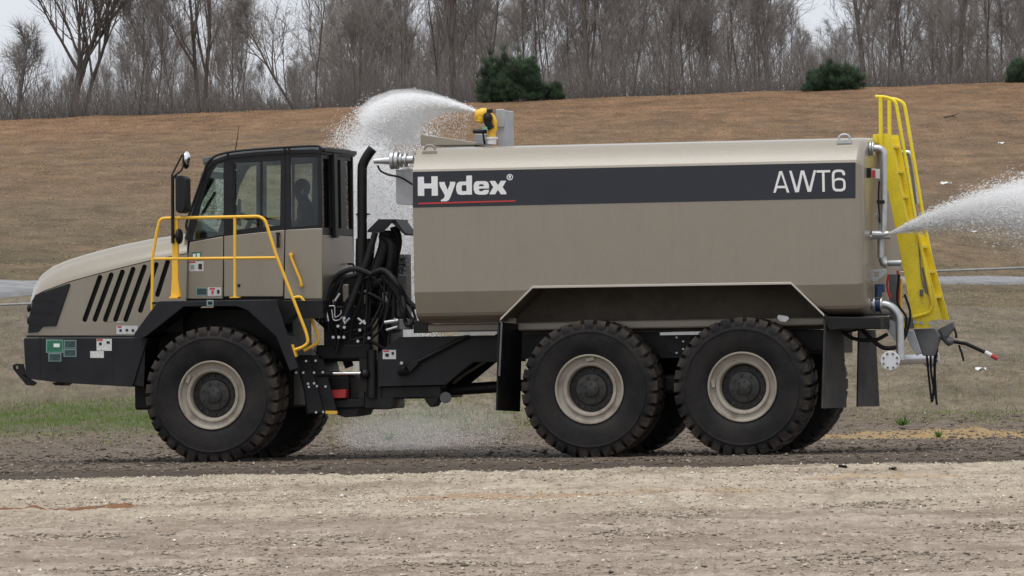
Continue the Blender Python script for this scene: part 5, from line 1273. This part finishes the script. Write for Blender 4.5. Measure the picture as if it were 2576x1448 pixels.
bark_t = bark('twig_bark', (.138, .122, .111), (.218, .196, .182))
bark_u = bark('brush_bark', (.074, .065, .059), (.125, .111, .102))
def two_part(kind, seed, H, r, crown_mat=bark_t, trunk_mat=bark_d, **kw):
    tr, sg, tw = tree_data(seed, H, r, **kw)
    V, F = prisms(tr, 8); mt_ = npmesh(kind + '_trunk', V, F, trunk_mat, smooth=True)
    V1, F1 = prisms(sg, 4); V2, F2 = spikes(tw)
    T1 = np.concatenate([F1[:, [0, 1, 2]], F1[:, [0, 2, 3]]]); mc = npmesh(kind + '_crown', np.concatenate([V1, V2]), np.concatenate([T1, F2 + len(V1)]), crown_mat)
    return mt_, mc
def put_tree(name, meshes, x, y, rotz, sc, label, group=None, cat='tree', dz=0.0):
    o = empty(name, LW(x, y, dz)); o.rotation_euler.z = rotz; o.scale = sc if hasattr(sc, '__len__') else (sc, sc, sc)
    a = link('trunk', meshes[0], o); b = link('crown', meshes[1], o); tag(o, label, cat, group); return o
def xat(px, y): return (px - 1288) / FPX * (y + 75)
var = [two_part('bare_tree%d' % i, 100 + i, H, r, spread=s, up_=u, fork=f, nb=nb) for i, (H, r, s, u, f, nb) in enumerate(
    [(8.2, .06, .5, .7, .08, 13), (7.4, .05, .65, .6, .1, 13), (9.0, .065, .45, .9, .1, 13), (6.4, .05, .75, .5, .06, 13), (7.8, .055, .6, .7, .07, 14), (6.8, .05, .8, .45, .08, 13)])]
thin = [two_part('thin_tree%d' % i, 200 + i, H, r, spread=.35, up_=1.1, fork=.2, nb=10, n2=6, n3=4, n4=3) for i, (H, r) in enumerate([(7.5, .045), (8.6, .055)])]
q = random.Random(21)
# trees one can tell apart, left to right
put_tree('bare_tree', two_part('great_tree', 301, 3.9, .27, trunk_mat=bark_d, crown_mat=bark_d, spread=.62, up_=.9, fork=.5, nb=9, n2=13, n3=6, lean=-.05, blen=4.6), xat(192, 217), 217, .3, 1.0, 'tall bare tree with the thickest trunk, far left of the ridge')
put_tree('bare_tree', two_part('leaning_limb', 302, 8.6, .12, spread=.4, up_=.7, fork=.3, nb=12, lean=.42), xat(196, 217.5), 217.6, 0, 1.0, 'dark limb-like tree leaning right beside the thickest trunk')
put_tree('bare_tree', two_part('forked_a', 303, 9.5, .12, spread=.5, up_=.8, fork=.25, nb=13, lean=-.10), xat(512, 219), 219, 0, 1.0, 'dark tree leaning left, one arm of the V left of the cab')
put_tree('bare_tree', two_part('forked_b', 304, 9.8, .12, spread=.5, up_=.8, fork=.25, nb=13, lean=.16), xat(516, 219), 219.4, 0, 1.0, 'dark tree leaning right, other arm of the V left of the cab')
put_tree('bare_tree', two_part('arching', 305, 5.6, .08, spread=.5, up_=.5, fork=.2, nb=12, lean=-.55), xat(770, 214), 214, 0, 1.0, 'slim bare tree bent left over the sky gap above the cab')
put_tree('bare_tree', two_part('mid_dark', 306, 9.0, .15, spread=.5, up_=.8, fork=.25, nb=13, lean=.08), xat(1150, 219), 219, 0, 1.0, 'dark forked tree above the water cannon jet')
put_tree('bare_tree', two_part('vee', 307, 10.5, .17, spread=.55, up_=.9, fork=.3, nb=14, lean=.05), xat(1480, 219), 219, 0, 1.0, 'dark tall tree with a high V fork right of the big pine bush')
put_tree('bare_tree', two_part('right_a', 308, 10.0, .16, spread=.55, up_=.8, fork=.3, nb=14, lean=-.05), xat(2180, 220), 220, .5, 1.0, 'dark spreading tree rising behind the low dome bush')
put_tree('bare_tree', two_part('right_b', 309, 10.0, .15, spread=.5, up_=.8, fork=.3, nb=14, lean=.03), xat(2420, 220), 220, 1.5, 1.0, 'dark spreading tree near the right edge of the wood')
put_tree('bare_tree', two_part('left_low', 310, 4.2, .08, spread=.6, up_=.5, fork=.12, nb=12, lean=.2), xat(38, 214), 214, 0, 1.0, 'low bare tree leaning right at the left edge of the ridge')
xx, yy = ground_at(2392, 300)
fb_ = MB().tube([Vector((-.28, 0, .03)), Vector((-.05, .03, .06)), Vector((.12, 0, .10)), Vector((.34, .05, .19))], .02, 6, rad=[.03, .035, .03, .012]).tube([Vector((.0, .02, .07)), Vector((.10, .1, .05)), Vector((.2, .16, .03))], .015, 6).build('fallen_branch', bark('branch_bark', (.05, .04, .034), (.09, .075, .065))); fb_.location = LW(xx, yy, .05); tag(fb_, 'dark fallen branch lying on the hillside above the spray', 'branch')

# the wood behind
WOOD = 'slender bare grey tree in the crowded wood along the ridge'
for i in range(270):
    y = q.uniform(215, 285) if i > 60 else q.uniform(214, 226)
    px = -650 + 3900 * ((i * .6180339) % 1.0) + q.uniform(-15, 15)
    s = q.choice((q.uniform(.55, .85), q.uniform(.7, 1.08)))
    if 640 < px < 790: s *= .48
    elif 1990 < px < 2165: s *= .52
    elif px < 160: s *= .36
    elif px < 340: s *= .46
    elif 420 < px < 520: s *= .75
    v = q.choice(var + thin); put_tree('wood_tree', v, xat(px, y), y, q.uniform(0, 6.28), (s, s, s * q.uniform(.9, 1.15)), WOOD, 'bare trees crowded in the wood along the ridge')
# brush along the foot of the wood: too dense to count
n = 62000
yb = rs.uniform(211.5, 240, n); xb = rs.uniform(-1, 1, n) * ((yb + 75) * .0797 + 9)
cl = fbm(xb * .35, yb * .3, 111, 3); hb = rs.uniform(.3, 1.0, n) * (.5 + 2.6 * np.clip(cl - .2, 0, 1)) * 1.5
zb_ = zground(xb, yb); dr = np.stack([rs.normal(0, .35, n), rs.normal(0, .35, n), np.ones(n)], -1)
st0 = rs.uniform(0, .8, n) * hb
p0 = np.stack([xb, yb, zb_ - .05 + st0], -1); p1 = p0 + dr * (hb * rs.uniform(.5, 1, n))[:, None]
Vb, Fb = spikes(list(zip(p0, p1, np.full(n, .009))))
tag(tag_rot(link('undergrowth', npmesh('undergrowth', Vb, Fb, bark_u))), 'tangled grey brown brush along the foot of the wood', 'brush', kind='stuff')

# evergreen bushes
def pine_m():
    t = NT('pine_needles'); a = t.node('ShaderNodeAttribute'); a.attribute_name = 'Col'
    t.principled(a.outputs['Color'], .7, Specular_IOR_Level=.25); return t.m
pinem = pine_m()
def pine(name, px, py0, py1, wpx, y, seed, label, lobes=None, ncl=420):
    s_ = (y + 75) / FPX; W_ = wpx * s_ / 2; Hh = (py1 - py0) * s_; q = random.Random(seed); tw = []; cols = []
    lobes = lobes or [(0, 1.0, 1.0)]
    for i in range(ncl):
        lx, lw, lh = q.choice(lobes)
        th = q.uniform(0, 6.28); v = q.random() ** .6; ph = math.acos(1 - q.random())
        rr2 = (.5 + .5 * q.random() ** .5) * q.choice((1, 1, 1, 1.14))
        c = Vector((lx * W_ + lw * W_ * rr2 * math.sin(ph) * math.cos(th), W_ * .8 * rr2 * math.sin(ph) * math.sin(th) * lw, lh * Hh * rr2 * (math.cos(ph) * .94 + .06)))
        if c.z < 0: c.z = .02
        out = Vector((c.x - lx * W_, c.y, c.z * .6 + .25)).normalized(); sh = q.uniform(.4, 1.5)
        for k in range(42):
            d = (out + Vector((q.gauss(0, .5), q.gauss(0, .5), q.gauss(.15, .45)))).normalized(); L = q.uniform(.12, .32)
            b0 = c + Vector((q.gauss(0, .06), q.gauss(0, .06), q.gauss(0, .06))); tw.append((b0, b0 + d * L, .011)); cols.append((.026 * sh, .049 * sh, .021 * sh))
    V, F = spikes(tw)
    mc = npmesh(name + '_crown', V, F, pinem, np.repeat(np.array(cols), 4, 0))
    tr, sg, _ = tree_data(seed, Hh * .9, .07, nb=8, n2=3, n3=1, n4=0, spread=.7); Vt, Ft = prisms(tr + sg, 5)
    return put_tree(name, (npmesh(name + '_trunk', Vt, Ft, bark_d), mc), xat(px, y), y, 0, 1.0, label, cat='bush')
pine('pine_bush', 1292, 138, 258, 175, 209.5, 401, 'big dark green pine bush on the ridge behind the water cannon', [(0, .8, .92), (.25, .6, 1.0), (-.62, .36, .95), (.1, .9, .62), (-.2, .3, 1.0), (.62, .35, .85)], 520)
pine('pine_bush', 1402, 212, 254, 40, 209.5, 402, 'smallest pine seedling just right of the big pine bush', ncl=70)
pine('pine_bush', 2110, 157, 226, 165, 209.0, 403, 'low dome shaped green pine bush on the ridge towards the ladder', [(0, .6, 1.0), (-.5, .42, .66), (.35, .55, .85), (-.25, .3, .92)], 340)
pine('pine_bush', 2572, 158, 212, 50, 209.0, 404, 'green pine bush cut off by the right edge of the view', [(0, 1, 1)], 130)

# ================================================================== water in the air
def water_mat():
    t = NT('water_drops'); v = t.coord(); n_ = t.noise(v, 5.0, 2)
    d = t.node('ShaderNodeBsdfDiffuse'); t.link(t.mix(t.mapr(n_, .3, .7), (.985, .99, 1), (.995, .998, 1)), d.inputs[0])
    t.link(d.outputs[0], t.out.inputs[0]); return t.m
waterm = water_mat()
TET = np.array([(0, 0, 1.), (.94, 0, -.33), (-.47, .82, -.33), (-.47, -.82, -.33)]); TETF = np.array([(0, 1, 2), (0, 2, 3), (0, 3, 1), (1, 3, 2)])
def drops(name, pos, vel, rad, stretch, label):
    n = len(pos); d = vel / (np.linalg.norm(vel, axis=1, keepdims=True) + 1e-9)
    a = np.where(np.abs(d[:, 2:3]) < .9, np.array([[0, 0, 1.]]), np.array([[1., 0, 0]])); u = np.cross(d, a); u /= np.linalg.norm(u, axis=1, keepdims=True); w = np.cross(d, u)
    V = pos[:, None] + rad[:, None, None] * (TET[None, :, 0:1] * u[:, None] + TET[None, :, 1:2] * w[:, None] + TET[None, :, 2:3] * d[:, None] * stretch[:, None, None])
    F = (TETF[None] + (np.arange(n) * 4)[:, None, None]).reshape(-1, 3)
    o = link(name, npmesh(name, V.reshape(-1, 3), F, waterm)); tag(o, label, 'water', kind='stuff'); return o
def ballistic(o, v0, t, tau):
    k = tau[:, None] * (1 - np.exp(-t / tau))[:, None]; g = np.array([0, 0, -9.8])
    vt = g * tau[:, None]; pos = np.array(o)[None] + (v0 - vt) * k + vt * t[:, None]; vel = (v0 - vt) * np.exp(-t / tau)[:, None] + vt
    return pos, vel
rv = np.array(r0[:]); fv = np.array((-math.sin(A), math.cos(A), 0)); zv = np.array((0, 0, 1.))
def cone(n, main, spread_h, spread_v): return main[None] + rs.normal(0, 1, (n, 1)) * spread_h[None] + rs.normal(0, 1, (n, 1)) * spread_v[None]
# the jet of the cannon: thrown forward over the far side, falling behind the cab
n = 85000
spd = np.clip(1 - np.abs(rs.normal(0, .33, n)), .12, 1.05)
v = -rv[None] * (6.2 * spd)[:, None] + fv[None] * (3.5 + 1.6 * rs.normal(0, 1, n) + 2.0 * (1 - spd))[:, None] + zv[None] * (2.15 * (.45 + .55 * spd) + .32 * rs.normal(0, 1, n))[:, None]
t_ = rs.rand(n) ** 1.25 * 1.25; tau = rs.uniform(.24, .42, n)
o1 = P(1200, 282, 1.36)
pos, vel = ballistic(o1, v, t_, tau)
jit = rs.normal(0, 1, (n, 3)) * (.006 + .06 * t_)[:, None]; pos = pos + jit
k = (pos[:, 2] > .02) & ~((pos[:, 0] > xF - .1) & (pos[:, 1] < 2.95) & (pos[:, 2] < ztop + .03)) & ~((pos[:, 1] < 2.45) & (pos[:, 2] < P(700, 372, .6).z + .04) & (pos[:, 0] < P(925, 500, 1.0).x))
rad = np.clip(np.exp(rs.normal(math.log(.0026), .38, n)), .0013, .008) * (1 + .25 * np.exp(-t_ * 10))
drops('cannon_spray', pos[k], vel[k], rad[k], rs.uniform(1.5, 5.0, k.sum()), 'white plume of water arching from the cannon down behind the cab')
# curtain of falling water behind the gap and where it hits the ground
n = 110000
px_ = rs.uniform(855, 1330, n); dep = rs.uniform(3.2, 9.0, n); zz = rs.rand(n) ** 1.1 * 4.0
low = np.clip(1 - zz / .55, 0, 1)
wgt = np.where(zz > 1.25, (px_ < 1100) * 1.0, 0) + np.where(zz <= 1.25, np.maximum(.10 * (px_ < 1060), .42 * low * np.clip(1.15 - (px_ - 1060) / 240, .05, 1)), 0)
k = rs.rand(n) < wgt; px_, dep, zz = px_[k], dep[k], zz[k]
fx = (px_ - 1288) / FPX * (75 + dep)
pos = fx[:, None] * rv[None] + dep[:, None] * fv[None] + zz[:, None] * zv[None] + rs.normal(0, .05, (len(fx), 3))
vel = np.tile(np.array([[-.3, .5, -6.]]), (len(fx), 1)) + rs.normal(0, .5, (len(fx), 3)); pos[:, 2] = np.abs(pos[:, 2]) + .02
drops('falling_water', pos, vel, np.clip(np.exp(rs.normal(math.log(.0026), .35, len(fx))), .0013, .007) * np.where(zz < 1.25, .6, 1.0), rs.uniform(3, 10, len(fx)), 'falling curtain of water drops behind the truck hitting the ground in mist')
# rear jet
n = 70000
sp = rs.uniform(.75, 1.1, n); s1 = rs.normal(0, .088, n); s2 = rs.normal(0, .12, n)
mainv = np.array(rv) * 9.0 + np.array(fv) * (-.6) + zv * 2.95
v = mainv[None] * sp[:, None] + zv[None] * (s1 * 9.5)[:, None] + fv[None] * (s2 * 8.5)[:, None]
t_ = rs.rand(n) ** 1.15 * .34; o2 = P(2238, 587, .52); tau = rs.uniform(.35, .7, n)
pos, vel = ballistic(o2, v, t_, tau); pos = pos + rs.normal(0, 1, (n, 3)) * (.004 + .14 * t_)[:, None]
drops('rear_spray', pos, vel, np.clip(np.exp(rs.normal(math.log(.0023), .38, n)), .0012, .007), rs.uniform(3, 9, n), 'fan of white water shooting from the rear pipe to the right')

# fine mist inside the jets: closed bodies of white droplet haze
def mist_mat(name, dens):
    t = NT(name); v = t.node('ShaderNodeVolumePrincipled'); v.inputs['Color'].default_value = (1, 1, 1, 1)
    v.inputs['Density'].default_value = dens; v.inputs['Anisotropy'].default_value = .0
    t.link(v.outputs[0], t.out.inputs['Volume']); return t.m
def mist(name, pts, rads, dens, parent, squash=None):
    m = MB().tube(pts, .1, 20, rad=rads); o = m.build(name, mist_mat(name + '_volume', dens), parent, smooth=60); o['kind'] = 'stuff'; return o
scene.cycles.volume_bounces = 16
def track(o, v0, tau, ts):
    p, _ = ballistic(o, np.repeat(np.array(v0)[None], len(ts), 0), np.array(ts), np.full(len(ts), tau)); return [Vector(q) for q in p]
ob = {o.name: o for o in scene.objects}
def nested(name, pts, rads, dens, parent, ks=(.35, .65, 1.0, 1.4)):
    for i, k in enumerate(ks): mist(name, pts, [r_ * k for r_ in rads], dens * (1.0, .8, .55, .3)[i], parent)
ts = [0.0, .03, .07, .12, .18, .25, .33, .42]
nested('jet_mist', track(o1, tuple(-rv * 5.5 + fv * 3.6 + zv * 2.05), .33, ts), [.012, .035, .06, .09, .12, .145, .165, .175], 9.0, ob['cannon_spray'])
nested('jet_mist', track(o1, tuple(-rv * 4.1 + fv * 4.0 + zv * 1.6), .33, ts), [.012, .03, .055, .085, .11, .14, .17, .20], 4.0, ob['cannon_spray'], (.5, 1.0, 1.4))
ts = [0.0, .03, .07, .12, .18, .25, .34]
nested('jet_mist', track(o2, tuple(np.array(mainv) * .95), .5, ts), [.012, .04, .08, .13, .19, .26, .35], 8.0, ob['rear_spray'])
def gpt(px, dep, z): return Vector((px - 1288) / FPX * (75 + dep) * np.array(rv) + dep * np.array(fv) + np.array((0, 0, z)))
nested('curtain_mist', [gpt(930, 3.4, 3.9), gpt(945, 4.2, 3.2), gpt(955, 4.8, 2.4), gpt(965, 5.2, 1.5), gpt(970, 5.4, .9)], [.18, .36, .42, .40, .30], 2.4, ob['falling_water'], (.5, .9, 1.3))
mm = MB().ball(gpt(1060, 6.0, .30), (1.15, 2.2, .34)); o = mm.build('ground_mist', mist_mat('ground_mist_volume', .05), ob['falling_water'], smooth=60); o['kind'] = 'stuff'
mm = MB().ball(gpt(1000, 6.0, .22), (.75, 1.8, .24)); o = mm.build('ground_mist', mist_mat('ground_mist_volume', .07), ob['falling_water'], smooth=60); o['kind'] = 'stuff'
